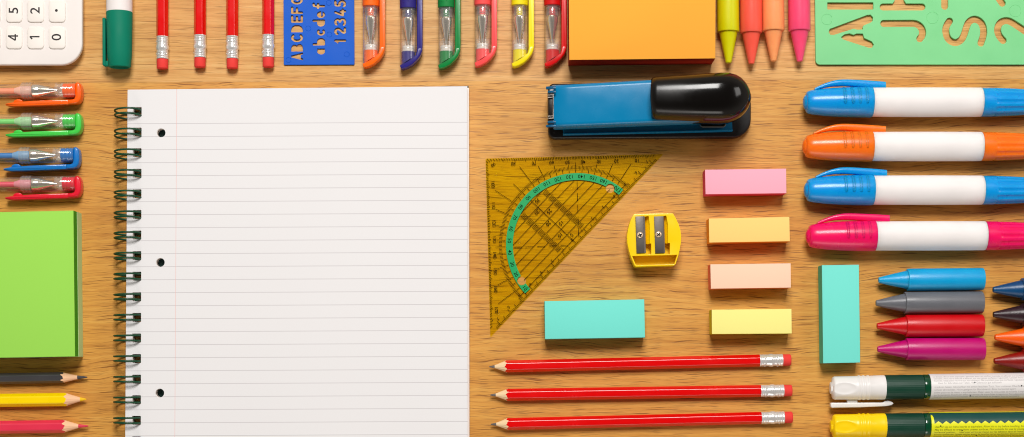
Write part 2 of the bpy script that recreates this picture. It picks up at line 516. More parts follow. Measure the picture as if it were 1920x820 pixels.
RED = P((220, 2, 4), rough=.22, coat=.35, bump=.03)
G = 'red pencils with erasers lying eraser down along the top'
for (x, yb, yf, lab) in [(304.5, 130, 69.5, 'red pencil beside the green capped marker, eraser end pointing down'),
                         (375, 127.5, 68, 'red pencil second from the green capped marker, eraser end down'),
                         (435.5, 129.5, 69, 'red pencil third from the green capped marker, eraser end down'),
                         (503, 127, 67, 'red pencil beside the small blue letter stencil, eraser end down')]:
    pencil('red_pencil', lab, (x + (x - 400) * .002, yb - 566), (x, yb), 11.6, RED, M_lead, 34, 10, 3, (42, 18.5), group=G, roll=(x * 7) % 40)
G = 'red pencils lying side by side under the teal note block'
for (a, b, lab) in [((917, 688), (1484.5, 675), 'topmost of three long red pencils, nearest the teal block, lead pointing left'),
                    ((919, 741), (1486.5, 732.5), 'middle one of three long red pencils with lead pointing left'),
                    ((920, 796), (1487.5, 782.5), 'lowest of three long red pencils with lead pointing left')]:
    pencil('red_pencil', lab, a, b, 11.8, RED, M_lead, 34.5, 10.5, 3, (43, 15.5), group=G, roll=(a[1] * 3) % 40)
G = 'coloured pencils at the lower left'
pencil('coloured_pencil', 'dark grey coloured pencil with its point to the right, below the green note block', (164, 707.5), (-340, 716), 10.8, P((62, 60, 62), rough=.3, coat=.5), P((64, 62, 66), rough=.6), 50, 18.5, 3.6, None, M_pw2, G)
pencil('coloured_pencil', 'bright yellow coloured pencil with its point to the right', (162, 749), (-342, 755), 13, P((252, 214, 0), rough=.25, coat=.5), P((238, 190, 10), rough=.6), 41, 11.5, 4, None, M_pw2, G)
pencil('coloured_pencil', 'pinkish red coloured pencil with its point to the right', (166, 799), (-338, 806), 12.6, P((224, 50, 78), rough=.3, coat=.5), P((214, 52, 78), rough=.6), 49, 18.5, 3.8, None, M_pw2, G)

# ------------------------------------------------------------------ crayons
def crayon(name, label, a, b, r, rgb, cone, tipr=5.5, group=None, marks=False):
    """a = tip, b = flat end"""
    A, rot, L = place_span(a, b, r)
    root = thing(name, label, 'crayon', A[0], A[1], rot, group=group)
    m = P(rgb, rough=.36, bump=.35, bscale=1400, var=.07, spec=.45, sss=.5)
    bm = NB(); lathe(bm, rnd(cone, L, r, 1.6), r, seg=44)
    finish('body', bm, m, root, 40)
    bm = NB(); lathe(bm, [(0, tipr - 1.2), (.8, tipr), (cone * .5, (tipr + r * .82) / 2 + .3), (cone - 1, r * .82), (cone + 1, r * .84)], r, seg=40)
    if marks:
        for k in range(4):
            c = Vector((30 + k * 5.5, -2, 2 * r * .5 + r * .5 + 1))
            rr = tipr + (r * .82 - tipr) * c.x / cone
            tube(bm, [(c.x + 1.8 * math.cos(q * PI / 4), 1 + 2.2 * math.sin(q * PI / 4), r + math.sqrt(max(rr * rr - (1 + 2.2 * math.sin(q * PI / 4)) ** 2, 1)) + .1) for q in range(8)], .5, 5, True)
    finish('point', bm, m, root, 40)
    return root
G = 'neon crayons standing in a row at the top, tips down'
for (x, yt, ys, rgb, lab) in [(1366, 118.5, 61, (214, 214, 0), 'acid yellow green crayon beside the orange note block, tip down'),
                              (1409, 120, 63, (250, 92, 72), 'coral red neon crayon with its tip down'),
                              (1450.5, 115, 59, (250, 158, 98), 'peach orange neon crayon with its tip down'),
                              (1499.5, 115.5, 59, (245, 74, 118), 'hot pink neon crayon with its tip down beside the green stencil')]:
    r = 20.6
    crayon('crayon', lab, (x, yt), (x - 2, yt - 225), r, rgb, yt - ys, 5.3, G)
G = 'dark wax crayons stacked side by side, tips left'
for (a, b, rgb, lab) in [((1647, 525.5), (1849, 523.5), (0, 158, 212), 'light blue wax crayon, topmost of the four touching crayons'),
                         ((1642, 568.5), (1847.5, 567.5), (104, 106, 112), 'grey wax crayon between the light blue and the red one'),
                         ((1644, 611.5), (1848, 610.5), (200, 6, 16), 'red wax crayon between the grey and the magenta one'),
                         ((1645, 655), (1850, 654.5), (186, 6, 110), 'magenta wax crayon, lowest of the four touching crayons')]:
    crayon('crayon', lab, a, b, 20.8, rgb, 53, 5.2, G)
G = 'wax crayons cut off by the right edge, tips left'
for (a, b, rgb, lab, mk) in [((1861.5, 543.5), (2066, 540.5), (0, 70, 118), 'navy blue wax crayon at the right edge, only its tip showing', 0),
                             ((1862, 590), (2067, 590), (48, 26, 34), 'dark plum brown wax crayon with embossed marks at the right edge', 1),
                             ((1865, 632.5), (2070, 635), (250, 96, 4), 'bright orange wax crayon at the right edge', 0),
                             ((1863.5, 677), (2068, 674.5), (138, 16, 8), 'dark rust red wax crayon at the right edge, above the white marker', 0)]:
    crayon('crayon', lab, a, b, 20.8, rgb, 53, 5.2, G, mk)

# ------------------------------------------------------------------ note blocks
def block(name, label, cat, quad, z, top, side, layers=True, group=None, bevel=.7):
    """quad = top face corners as seen in the photo (TL, TR, BR, BL)"""
    q = [ab(x, y, z) for x, y in quad]
    cx = sum(p[0] for p in q) / 4; cy = sum(p[1] for p in q) / 4
    root = thing(name, label, cat, cx, cy, 0, group=group)
    pts = [(x - cx, cy - y) for x, y in q]
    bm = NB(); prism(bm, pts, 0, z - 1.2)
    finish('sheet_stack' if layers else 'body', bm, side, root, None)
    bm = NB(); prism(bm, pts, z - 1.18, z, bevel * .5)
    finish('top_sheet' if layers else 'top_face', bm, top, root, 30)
    return root
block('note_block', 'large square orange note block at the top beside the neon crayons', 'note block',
      [(1066, -160), (1342, -164), (1341.3, 109.8), (1067.5, 112.6)], 62, paper('orange_paper', (250, 172, 60)), paper('orange_edges_shaded', (190, 36, 2), layers=True))  # edge colour carries the side's shade: deep red put on orange sheets
# green block: bright green upper pad over a pale green lower pad
q = [(-133, 401), (137.5, 395), (140.5, 668.5), (-132, 673)]
zt = 60
Q = [ab(x, y, zt) for x, y in q]; cx, cy = -0.0, 530.0
root = thing('note_block', 'square lime green note block with a paler lower layer at the left edge', 'note block', cx, cy)
pts = [(x - cx, cy - y) for x, y in Q]
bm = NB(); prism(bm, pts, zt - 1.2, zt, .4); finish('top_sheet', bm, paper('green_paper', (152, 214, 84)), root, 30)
bm = NB(); prism(bm, pts, 34, zt - 1.22); finish('green_sheets', bm, paper('green_edges_shaded', (66, 156, 22), layers=True), root, None)  # edges of the bright pad, shade and interreflection put into their colour
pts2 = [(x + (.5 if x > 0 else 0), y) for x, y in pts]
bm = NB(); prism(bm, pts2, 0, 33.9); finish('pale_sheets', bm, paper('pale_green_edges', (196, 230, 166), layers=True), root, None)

Gf = 'slim page marker pads in a column'
for (quad, top, side, lab) in [
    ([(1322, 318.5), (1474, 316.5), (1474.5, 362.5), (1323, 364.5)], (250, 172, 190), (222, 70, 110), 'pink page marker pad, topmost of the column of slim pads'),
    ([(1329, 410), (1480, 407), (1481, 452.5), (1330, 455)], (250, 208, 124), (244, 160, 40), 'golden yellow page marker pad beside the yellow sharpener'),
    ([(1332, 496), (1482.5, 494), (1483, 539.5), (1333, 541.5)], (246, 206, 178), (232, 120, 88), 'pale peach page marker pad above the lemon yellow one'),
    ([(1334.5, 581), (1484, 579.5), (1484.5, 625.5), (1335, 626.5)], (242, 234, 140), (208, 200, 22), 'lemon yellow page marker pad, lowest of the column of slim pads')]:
    block('page_marker_pad', lab, 'sticky notes', quad, 42, paper('pad_top', top), paper('pad_edges_shaded', side, layers=True), group=Gf)  # edges are deeper copies of the top tones, side shade in the colour
Gt = 'teal erasers'
TE = paper('teal_top', (114, 220, 206), rough=.7); TS = paper('teal_side_shaded', (78, 196, 172), rough=.7)  # one rubber in two tones: lit top, darker colour for shaded sides
block('eraser', 'teal rectangular eraser lying horizontally above the red pencils', 'eraser', [(1021, 565), (1208, 561.5), (1209.5, 633), (1022, 636)], 40, TE, TS, False, Gt, 1.6)
block('eraser', 'teal rectangular eraser standing upright beside the light blue crayon', 'eraser', [(1541, 497.5), (1610.5, 496.5), (1613, 680), (1543.5, 681.5)], 40, TE, TS, False, Gt, 1.6)

# ------------------------------------------------------------------ double-ended markers
def dbl_marker(label, xl, yc, xb0, xb1, rgb, xc0, xc1, ypk, ye, tilt=0.0, group=None):
    r = 28.3; zc = r
    A = ab(xl, yc, zc)
    root = thing('double_ended_marker', label, 'marker', A[0], A[1], tilt, group=group)
    k = 1 - zc / HC
    kc = 1 - 1.9 * zc / HC
    X = lambda x: 960 + (x - 960) * kc - A[0]
    Yl = lambda y: (yc - y) * k
    m = P(rgb, rough=.28, coat=.1, bump=.05, sss=.6)
    c0, c1 = X(xb0), X(xb1)
    # barrel
    bm = NB(); lathe(bm, [(c0 - 3, r - 1.2)] + [(c0 + (c1 - c0) * i / 8, r - .9 - .35 * abs(i / 4 - 1)) for i in range(9)] + [(c1 + 3, r - 2)], zc, seg=56)
    finish('barrel', bm, P((232, 228, 227), rough=.5, bump=.06, spec=.25, sss=.9), root, 40)
    # left cap with a concave front ring and a dome
    pf = [(0, 1), (.6, 6), (1.8, 10), (4, 13), (5.6, 13.8), (5.8, 16.6), (7.4, 19.2), (10.5, 21), (18, 22.6), (40, 25.4), (70, 27.3), (100, r - .2), (c0 - 4, r), (c0, r - .6)]
    def dish(x, y): return x
    bm = NB(); R = lathe(bm, pf, zc, seg=56)
    # curved mouth of the cap
    finish('cap', bm, m, root, 45)
    cap = root.children[-1] if False else None
    # moulded slots
    bm = NB()
    for i, xx in enumerate((1585, 1599.5, 1613, 1626.5)):
        xo = X(xx + xb0 - 1640); rr = r * (.975 if i == 0 else .99)
        loop = []
        for s_, rng in ((1.9, range(0, 11)), (-1.9, range(10, -1, -1))):
            for q in rng:
                a = math.radians(-72 + 84 * q / 10)   # from the upper side to just past the crest
                ro = (rr - .15)
                loop.append((xo + s_ * (1 if 0 < q < 10 else .4), -math.sin(a) * ro, zc + math.cos(a) * ro))
        tube(bm, loop, 1.0, 6, True)
    gr = finish('grip_slots', bm, m, root, 60)
    # right cap with flutes
    bm = NB()
    seg = 72; rs = []
    def rr_(x, i):
        t = max(0.0, (x - c1) / 150)
        base = (r - 1.6) * math.sqrt(max(1 - (t ** 2.3) * .78, .02))
        if x > c1 + 24 and x < c1 + 100:
            ang = (360 * i / seg) % 30
            f = min(1, (x - c1 - 24) / 2, (c1 + 100 - x) / 15)
            if ang < 11: base -= 1.7 * f
        return base
    for x in [c1 + 1.5, c1 + 6, c1 + 16, c1 + 23.9, c1 + 26] + [c1 + 32 + 9 * j for j in range(13)]:
        rs.append([(x, rr_(x, i) * math.cos(2 * PI * i / seg), zc + rr_(x, i) * math.sin(2 * PI * i / seg)) for i in range(seg)])
    xe = c1 + 32 + 9 * 12
    rs.append([(xe + 4, 8 * math.cos(2 * PI * i / seg), zc + 8 * math.sin(2 * PI * i / seg)) for i in range(seg)])
    R = rings(bm, rs)
    finish('end_cap', bm, m, root, 35)
    # arched clip lying sideways
    bm = NB(); n = 18; rs = []
    x0, x1 = (xc0 - xl) * k, (xc1 - xl) * k
    ya, yp, yz = Yl(yc - 26), Yl(ypk), Yl(ye)
    for i in range(n + 1):
        t = i / n; x = x0 + (x1 - x0) * t
        if t < .42:
            s_ = t / .42; yo = ya + (yp - ya) * math.sin(s_ * PI / 2) ** .9
        else:
            s_ = (t - .42) / .58; yo = yp + (yz + 4 - yp) * (s_ ** 1.5)
        th = 2.6 + 2.4 * min(1, t * 3.0) + (2.4 if t > .7 else 3 * t)      # half thickness in y
        hz = 8 - 1.5 * t
        yc_ = yo - th
        ring = [(x, yc_ + th * math.copysign(abs(math.cos(a)) ** .6, math.cos(a)), zc + hz * math.copysign(abs(math.sin(a)) ** .6, math.sin(a))) for a in [2 * PI * q / 16 for q in range(16)]]
        rs.append(ring)
    rings(bm, rs)
    finish('clip', bm, m, root, 50)
    return root
G = 'double ended markers with white barrels'
dbl_marker('blue capped double ended marker, topmost of its column, under the green stencil', 1505.5, 192, 1640, 1844.5, (0, 148, 220), 1527, 1660, 149.5, 158, 0, G)
dbl_marker('orange capped double ended marker between the two blue capped ones', 1504.5, 275, 1640, 1845, (255, 116, 22), 1525, 1660, 232.5, 241, 0, G)
dbl_marker('blue capped double ended marker between the orange and the pink one', 1507, 356.8, 1642, 1847, (0, 150, 222), 1529, 1662, 314, 323, 0, G)
dbl_marker('hot pink capped double ended marker, lowest of its column above the crayons', 1510.5, 443, 1646, 1852, (238, 14, 98), 1532, 1667, 400.5, 408, .002, G)

# ------------------------------------------------------------------ chalk markers with printed labels
TXT_W = ['ardoises. Pour bien nettoyer, essuyer avec un chiffon humide. A effacer sur surfaces lisses. Laisser hors de portee',
         'conseils. Peut etre difficile a effacer sur certaines surfaces rugueuses. Laisser hors de portee des enfants',
         'humide. Ideal pour ecrire sur les tableaux. Ne convient pas aux surfaces rugueuses',
         '     Ideal fur Schreiben auf Tafeln. Vor Gebrauch gut schutteln',
         'trocknen lassen. Abwischbar mit einem feuchten Tuch. Von unebenen Oberflachen',
         'schwer abwischbar. Nicht geeignet fur Blackboards. Bitte horizontal lagern',
         'sobre pizarras de menu o equivalentes. Dejar secar la tinta antes de tocarla. Limpiar',
         'perfectamente. Puede ser dificil de borrar de superficies irregulares. No adecuado para ninos',
         'Guardar en posicion horizontal. Ideal per scrivere su lavagne. Lasciar asciugare']
TXT_Y = ['Ideal for use on menu boards or equivalent. Allow ink to dry before touching. Erase with damp',
         'May be difficult to erase from uneven surfaces. Not suitable for use by young children',
         'horizontal position.     Ideal pour ecrire les menus sur les tableaux dans les restaurants',
         'encore meilleures. Laisser secher avant de toucher apres application. Essuyer avec un',
         'humide. Peut etre difficile a effacer sur surfaces rugueuses. Laisser hors de portee',
         'horizontale. Ideal fur Restauranttafeln oder gleichwertig. Von Kindern fernhalten']
def label_marker(label, a, slope, rgbcap, rgblab, rc, rb, lines, txtcol, clipon, decor=False):
    zc = 24
    A = ab(a[0], a[1], zc)
    A = (A[0] - 0.0, A[1])
    root = thing('chalk_marker', label, 'marker', A[0], A[1], slope, group='chalk markers with printed labels')
    mc = P(rgbcap, rough=.36, coat=.1, bump=.05); mg = P((10, 58, 42), rough=.45, bump=.1)
    bm = NB()
    pf = [(0, 8), (.4, 10.5), (4, 12), (5, 19.5), (7, rc - 1.4), (9, rc - .6)]
    pf += [(11 + 1.6 * j, rc - .6 + .4 * j / 22) for j in range(23)]
    for x in (54, 62, 70.5):
        pf += [(x - 2.6, rc - .1), (x - 1.4, rc + .8), (x, rc + 1.1), (x + 1.4, rc + .8), (x + 2.6, rc)]
    pf += [(96, rc + .6), (101, rc + .4), (103, rc - .6)]
    R = lathe(bm, pf, zc, seg=110)
    # thumb hollow scooped into the crest near the end
    for v in bm.verts:
        x, y, z = v.co
        if z > zc:
            e2 = ((x - 24) / 22) ** 2 + ((y + 1) / 11) ** 2
            if e2 < 1: v.co.z -= 3.4 * (1 - e2 ** 1.5)
    finish('cap', bm, mc, root, 60)
    bm = NB(); seg = 120
    rs = []
    for x in (101, 104, 170, 172):
        rs.append([(x, (rb - 1.6 + (.45 if i % 3 == 0 and 102 < x < 171 else 0)) * math.cos(2 * PI * i / seg), zc + (rb - 1.6 + (.45 if i % 3 == 0 and 102 < x < 171 else 0)) * math.sin(2 * PI * i / seg)) for i in range(seg)])
    rings(bm, rs)
    finish('ribbed_grip', bm, mg, root, 30)
    bm = NB(); lathe(bm, rnd(172.5, 184, rb - .8, 1.2), zc, seg=56)
    finish('collar', bm, P((4, 66, 40), rough=.15, coat=.8, bump=.02), root, 40)
    bm = NB(); lathe(bm, rnd(183.5, 560, rb, .8), zc, seg=72)
    finish('barrel', bm, P(rgblab, rough=.4, bump=.04), root, 40)
    bm = NB(); rt = rb + .12
    def cyl(x0, y0):
        def f(u, v):
            ph = (y0 + v) / rb
            return (x0 + u, rt * math.sin(ph), zc + rt * math.cos(ph))
        return f
    n = len(lines)
    if not decor: ys = [21, 16.2, 11.6, 6.8, -.5, -5.6, -11, -16.3, -21.8]
    else: ys = [-2.5, -8, -13.3, -18.6, -24, -29]
    for i, (s_, y) in enumerate(zip(lines, ys)):
        put_text(bm, s_, 5.0 if i != 1 or not decor else 5.3, cyl(189, y - 1.6), bold=.0 if not decor else .06, align='LEFT')
        dots = [(264, 7.5), (350, 0), (257, -19.5)] if not decor else [(200, 2.5 - 3.5), (240, -9.5), (268, -22.6)]
    for dx, dy in dots:
        ring = [cyl(dx, dy)(1.3 * math.cos(q * PI / 5), 1.3 * math.sin(q * PI / 5)) for q in range(10)]
        f = bm.faces.new([bm.verts.new((p[0], p[1] * 1.003, p[2] + .1)) for p in ring]); f.material_index = 1
    finish('label_text', bm, [P(txtcol, rough=.6, var=0), M_black], root, None)
    if decor:
        bm = NB()
        # dark green zigzag band wrapped round the upper flank
        rz = rb + .3; nseg = 14; prev = None
        x = 186.0; k = 0; cols = [(180, 21.0)]
        while x < 520:
            for j in range(4):
                f_ = j / 4; cols.append((x + 7.2 * f_, 3.2 + 5.2 * (f_ if k % 2 == 0 else 1 - f_)))
            x += 7.2; k += 1
        for (xx, yb) in cols:
            colv = []
            for q in range(nseg + 1):
                ph = (yb + (30 - yb) * q / nseg) / rb
                colv.append(bm.verts.new((xx + 3, rz * math.sin(ph), zc + rz * math.cos(ph))))
            if prev:
                for q in range(nseg): bm.faces.new((prev[q], colv[q], colv[q + 1], prev[q + 1]))
            prev = colv
        finish('zigzag_band', bm, P((14, 70, 66), rough=.4), root, 60)
    # clip
    if clipon:
        bm = NB()
        prism(bm, [(1, -34), (3, -36.6), (55, -36.6), (104, -35.2), (114, -33.6), (118, -30.5), (116, -27.5), (110, -25), (106, -24.2), (102, -25.6), (98, -28), (3, -27.2), (1, -29)], zc - 10, zc + 2, 1.8, 3)
        box(bm, 32, 51, -31, -rc + 2, zc - 8, zc + 1, 1.2, 2)
        finish('clip', bm, mc, root, 40)
label_marker('white capped chalk marker with a dark green grip and grey printed text', (1556, 728), .013, (228, 225, 223), (222, 219, 218), 22.2, 24, TXT_W, (172, 168, 168), True)
label_marker('yellow capped chalk marker with a dark green zigzag on its yellow label', (1556.5, 799.5), .010, (248, 208, 0), (226, 226, 22), 22.6, 24, TXT_Y, (142, 146, 8), True, True)

# ------------------------------------------------------------------ green capped whiteboard marker, top left
A = ab(224.2, 127, 24)
root = thing('whiteboard_marker', 'white barrelled marker with a dark green cap beside the calculator', 'marker', A[0], A[1], PI / 2 + .003)
gm = P((0, 120, 94), rough=.6, bump=.12, spec=.18)
bm = NB(); lathe(bm, [(3.5, 6), (3.5, 15.5), (1, 16.5), (0, 18), (.6, 19.6), (3, 20.8), (14, 21.6), (16, 22.2), (30, 22.8), (102, 24.2), (103.5, 23.4)], 24, seg=56)
finish('cap', bm, gm, root, 40)
bm = NB(); lathe(bm, rnd(102, 420, 23.9, 2), 24, seg=56); finish('barrel', bm, P((238, 232, 230), rough=.45), root, 40)
bm = NB(); box(bm, 3, 92, 24.6, 30.6, 17, 31, 2, 3); box(bm, 2, 12, 12, 29, 18, 30, 2, 3)
finish('clip', bm, gm, root, 40)

# ------------------------------------------------------------------ gel pens
def ridges(x0, x1, r, d, n):
    p = [(x0, r - d)]
    for i in range(n):
        a = x0 + (x1 - x0) * i / n; b = x0 + (x1 - x0) * (i + 1) / n; w_ = b - a
        p += [(a + w_ * .15, r), (a + w_ * .6, r), (a + w_ * .75, r - d), (b, r - d)]
    return p
def poly_solid(bm, pts, z0, z1, bevel): prism(bm, pts, z0, z1, bevel, 3)

def pen_top(label, xl, yb, yg, rgb, group):
    """gel pen with its slanted clear cap at the bottom; xl = left edge of the cap"""
    r = 15.3; zc = r + .5
    A = ab(xl + r, yb, zc)
    root = thing('gel_pen', label, 'pen', A[0], A[1], PI / 2, group=group)
    m = P(rgb, rough=.28, coat=.3, bump=.04)
    xg = yb - yg
    def slant(bm, lim):
        for v in bm.verts:
            if v.co.x < lim: v.co.x += 9.5 - .62 * v.co.y
    bm = NB(); lathe(bm, [(0, r), (29.6, r), (30, r), (31, r + .5), (33, r + .5), (34, r), (34.4, r), (70, r), (94.6, r), (95, r), (97, r + .4), (99, r + .1), (99.4, r), (xg - .5, r)], zc, seg=48, cap0=False, cap1=False)
    slant(bm, 1); finish('clear_cap', bm, M_clear, root, 40)
    bm = NB(); lathe(bm, [(1.2, r - 2.6), (28, r - 2.6)], zc, seg=40); slant(bm, 2); finish('end_plug', bm, m, root, 40)
    bm = NB(); lathe(bm, ridges(28, 38.5, 10.8, .5, 2), zc, seg=32); finish('tip_seal', bm, M_seal, root, 40)
    bm = NB(); lathe(bm, [(27, 14), (36, 14), (42, 14), (46, 14)], zc, seg=32, cap0=False, cap1=False); finish('inner_collar', bm, M_haze, root, 40)
    bm = NB(); lathe(bm, [(39.5, .8), (41, 1.6), (43, 1.9), (77.6, 9.3), (78, 9.4), (79.5, 10.2), (89, 10.3), (90, 9.5), (91, 10.3), (92, 9.8)], zc, seg=40); finish('metal_tip', bm, M_tip, root, 30)
    bm = NB(); lathe(bm, ridges(91, xg + 1, 6.6, 1.1, 4), zc, seg=32); finish('ink_connector', bm, m, root, 40)
    bm = NB(); lathe(bm, ridges(91, xg, 12, 1.0, 2), zc, seg=36, cap0=False, cap1=False); finish('threaded_collar', bm, M_haze, root, 40)
    bm = NB(); lathe(bm, rnd(xg, xg + 105, r + .2, 1.6), zc, seg=48)
    finish('coloured_grip', bm, P(rgb, rough=.5, bump=.1), root, 40)
    bm = NB()
    for x, y in ((xg + 10, 7), (xg + 12, -1), (xg + 9, -7)):
        bmesh.ops.create_uvsphere(bm, u_segments=8, v_segments=6, radius=1.6, matrix=Matrix.Translation((x, y, zc + math.sqrt(r * r - y * y) - .5)))
    finish('grip_dots', bm, P(rgb, rough=.5, bump=.1), root, 60)
    bm = NB(); lathe(bm, rnd(xg + 105, xg + 345, r - 1, 1), zc, seg=40, cap0=False, cap1=False); finish('clear_barrel', bm, M_clear, root, 40)
    bm = NB(); lathe(bm, rnd(xg + 100, xg + 330, 5, 1), zc, seg=20); finish('ink_refill', bm, m, root, 40)
    # clip strip and slanted end
    bm = NB()
    poly_solid(bm, [(22, -17), (30, -16.6), (205, -16.6), (205, -26.8), (42, -27), (30, -26.6), (22, -23.5)], zc - 7, zc + 6, 1.8)
    pts = [(2.0, 14.8), (21.0, -15.0), (28, -16.6), (34, -18), (34, -26.9), (27, -26), (19, -22.6), (11, -16.4), (3, -8), (-2.5, 2), (-4.6, 9), (-3.8, 13.4)]
    poly_solid(bm, pts, zc - 11.5, zc + 10, 2.2)
    finish('clip', bm, m, root, 45)
    return root
G = 'gel pens in a row at the top with slanted caps'
for lab, xl, yb, yg, rgb in [
        ('orange gel pen in the top row beside the small blue stencil', 680, 123.5, 13.5, (252, 104, 6)),
        ('navy blue gel pen in the top row between the orange and the green one', 750, 126, 17.5, (42, 34, 122)),
        ('dark green gel pen in the top row with its slanted cap down', 821.3, 125.5, 16, (4, 128, 58)),
        ('coral pink gel pen in the top row between the green and the yellow one', 889.5, 121.5, 11.5, (246, 78, 78)),
        ('yellow gel pen in the top row between the coral and the red one', 959, 122.5, 12, (240, 220, 8)),
        ('red gel pen in the top row touching the orange note block', 1020.3, 122.5, 12, (214, 8, 10))]:
    pen_top(lab, xl, yb, yg, rgb, G)

def pen_side(label, xr, yc, rgb, group, tilt=0.0, ink=None):
    r = 15.0; zc = r + .5
    A = ab(xr - 1.4, yc, zc)
    root = thing('gel_pen', label, 'pen', A[0], A[1], PI + tilt, group=group)
    m = P(rgb, rough=.28, coat=.3, bump=.04)
    mi = P(ink or rgb, rough=.4)
    bm = NB(); lathe(bm, [(11, r - .8), (12, r), (50, r), (92, r + .2), (111, r + .2)], zc, seg=48, cap0=False, cap1=False); finish('clear_cap', bm, M_clear, root, 40)
    bm = NB(); lathe(bm, [(11, 13)] + ridges(14, 35, 12.6, .5, 3), zc, seg=40); finish('end_plug', bm, m, root, 40)
    bm = NB(); lathe(bm, [(34, 9), (34, 13.8), (37, 14.2), (40, 12), (46, 11.5), (48, 14), (49, 13)], zc, seg=36, cap0=False, cap1=False); finish('tip_seal', bm, M_milky, root, 40)
    bm = NB(); lathe(bm, [(45.5, 1), (46.5, 2.2), (78.6, 10.8), (79, 11), (80.5, 11.6), (92, 11.8), (93, 11)], zc, seg=40); finish('metal_tip', bm, M_tip, root, 30)
    bm = NB(); lathe(bm, ridges(93, 112, 16.0, .9, 3), zc, seg=48, cap0=False, cap1=False); finish('threaded_collar', bm, M_haze, root, 40)
    bm = NB(); lathe(bm, [(93, 6), (97, 8.6), (116, 8.6), (122, 6.4), (126, 5.4)], zc, seg=24); finish('ink_connector', bm, P(tuple(int(c * .6 + 95) for c in (ink or rgb)), rough=.3), root, 40)
    bm = NB(); lathe(bm, [(111, 13.4), (440, 13.4), (444, 12)], zc, seg=40, cap0=False); finish('clear_barrel', bm, M_clear, root, 40)
    bm = NB(); lathe(bm, rnd(124, 400, 5.2, 1), zc, seg=20); finish('ink_refill', bm, mi, root, 40)
    bm = NB(); k = 1.0
    # rounded end that turns into the clip (local +y is down in the photo)
    pts = [(11.5, -12), (8, -13.6), (4, -12.6), (1, -8), (0, 0), (0, 10), (1.5, 18), (5, 23.5), (11, 26), (18, 26.8), (25, 27), (25, 18.6), (17, 18.2), (13, 16.5), (11.5, 12)]
    poly_solid(bm, pts, zc - 10, zc + 10, 3.4)
    poly_solid(bm, [(24, 18.4), (24, 27.1), (90, 29.2), (128, 29.6), (141, 28), (142, 25), (128, 22.4), (90, 20.2)], zc - 8, zc + 9, 2.2)
    poly_solid(bm, [(110, 21.5), (112, 18.2), (116, 16.2), (121, 16.2), (126, 18.4), (128, 22)], zc - 5, zc + 5, 1)
    finish('clip', bm, m, root, 45)
    return root
G = 'gel pens lying at the left edge with clear caps'
pen_side('orange gel pen at the left edge, topmost, under the calculator', 155.8, 169.3, (252, 96, 8), G, .012, (250, 150, 110))
pen_side('light green gel pen at the left edge between the orange and blue ones', 156, 227, (66, 202, 74), G, .008, (120, 216, 110))
pen_side('blue gel pen at the left edge between the green and red ones', 152, 290.5, (12, 112, 190), G, .012, (40, 120, 190))
pen_side('red gel pen at the left edge, lowest, above the lime green note block', 155, 344.5, (226, 24, 48), G, .012, (230, 76, 96))

# ------------------------------------------------------------------ calculator
zt = 24
kx, ky = ab(154, 122, zt)
root = thing('calculator', 'off white calculator with rounded corner and sideways number keys at the top left', 'calculator', kx, ky)
cal = P((233, 226, 222), rough=.55, bump=.12, bscale=1500)
bm = NB(); Wc, Hc = 420, 330
prism(bm, rrect(-Wc, 0, 0, Hc, (36, 36, 36, 40), 10), zt - 9, zt, 3, 5)
prism(bm, rrect(-Wc + 6, -6, 6, Hc - 6, (32, 32, 32, 36), 10), 0, zt - 8.8, 0)
finish('body', bm, cal, root, 50)
keycol = P((238, 231, 224), rough=.5, bump=.08)
dig = P((44, 40, 40), rough=.5, var=0)
KX = [(91, 122.5), (51, 82.3), (10.8, 41.5), (-29.5, 1.2), (-70, -39)]
KY = [(50.5, 91.5), (0, 41.8), (-49.5, -8), (-99, -57.5)]
chars = [['0', '.', '=', '+'], ['1', '2', '3', '-'], ['4', '5', '6', 'x'], ['7', '8', '9', '/'], ['C', '%', 'M', 'R']]
zk = zt + 3
for ci, (x0, x1) in enumerate(KX):
    for ri, (y0, y1) in enumerate(KY):
        if ci == 4 and ri > 1 or ri == 3 and ci > 2: continue
        a = ab(x0, y0, zk); b_ = ab(x1, y1, zk)
        X0, X1, Y0, Y1 = a[0] - kx, b_[0] - kx, ky - b_[1], ky - a[1]
        bm = NB(); prism(bm, rrect(X0, X1, Y0, Y1, 7, 5), zt - 2, zk, 1.8, 3)
        key = finish('key', bm, keycol, root, 50)
        bm = NB(); cxk, cyk = (X0 + X1) / 2 - 1.5, (Y0 + Y1) / 2
        ch = chars[ci][ri]
        if ch == '.':
            f = [(cxk + .5 + 2.6 * math.cos(q * PI / 8), cyk + 1 + 2.6 * math.sin(q * PI / 8), zk + .12) for q in range(16)]
            bm.faces.new([bm.verts.new(p) for p in f])
        elif ch in '14':
            st = {'1': [[(-3.6, 13.8), (.6, 17.6)], [(.9, 18.4), (.9, 0)]], '4': [[(5.6, 5.0), (-6.0, 5.0)], [(-6, 4.6), (2.0, 17.6)], [(2.2, 18.4), (2.2, 0)]]}[ch]
            for kk, (p_, q_) in enumerate(st):
                p_ = Vector(p_); q_ = Vector(q_); d_ = (q_ - p_).normalized(); n2 = Vector((-d_.y, d_.x)) * 1.3
                zz = zk + .12 + kk * .03
                bm.faces.new([bm.verts.new((cxk + 9 - w_.y, cyk + 1 + w_.x, zz)) for w_ in (p_ - n2, q_ - n2, q_ + n2, p_ + n2)])
        else:
            put_text(bm, ch, 25, lambda u, v: (cxk + 9 - v, cyk + 1 + u * 1.08, zk + .12), bold=.22)
        finish('digit', bm, dig, key, None)

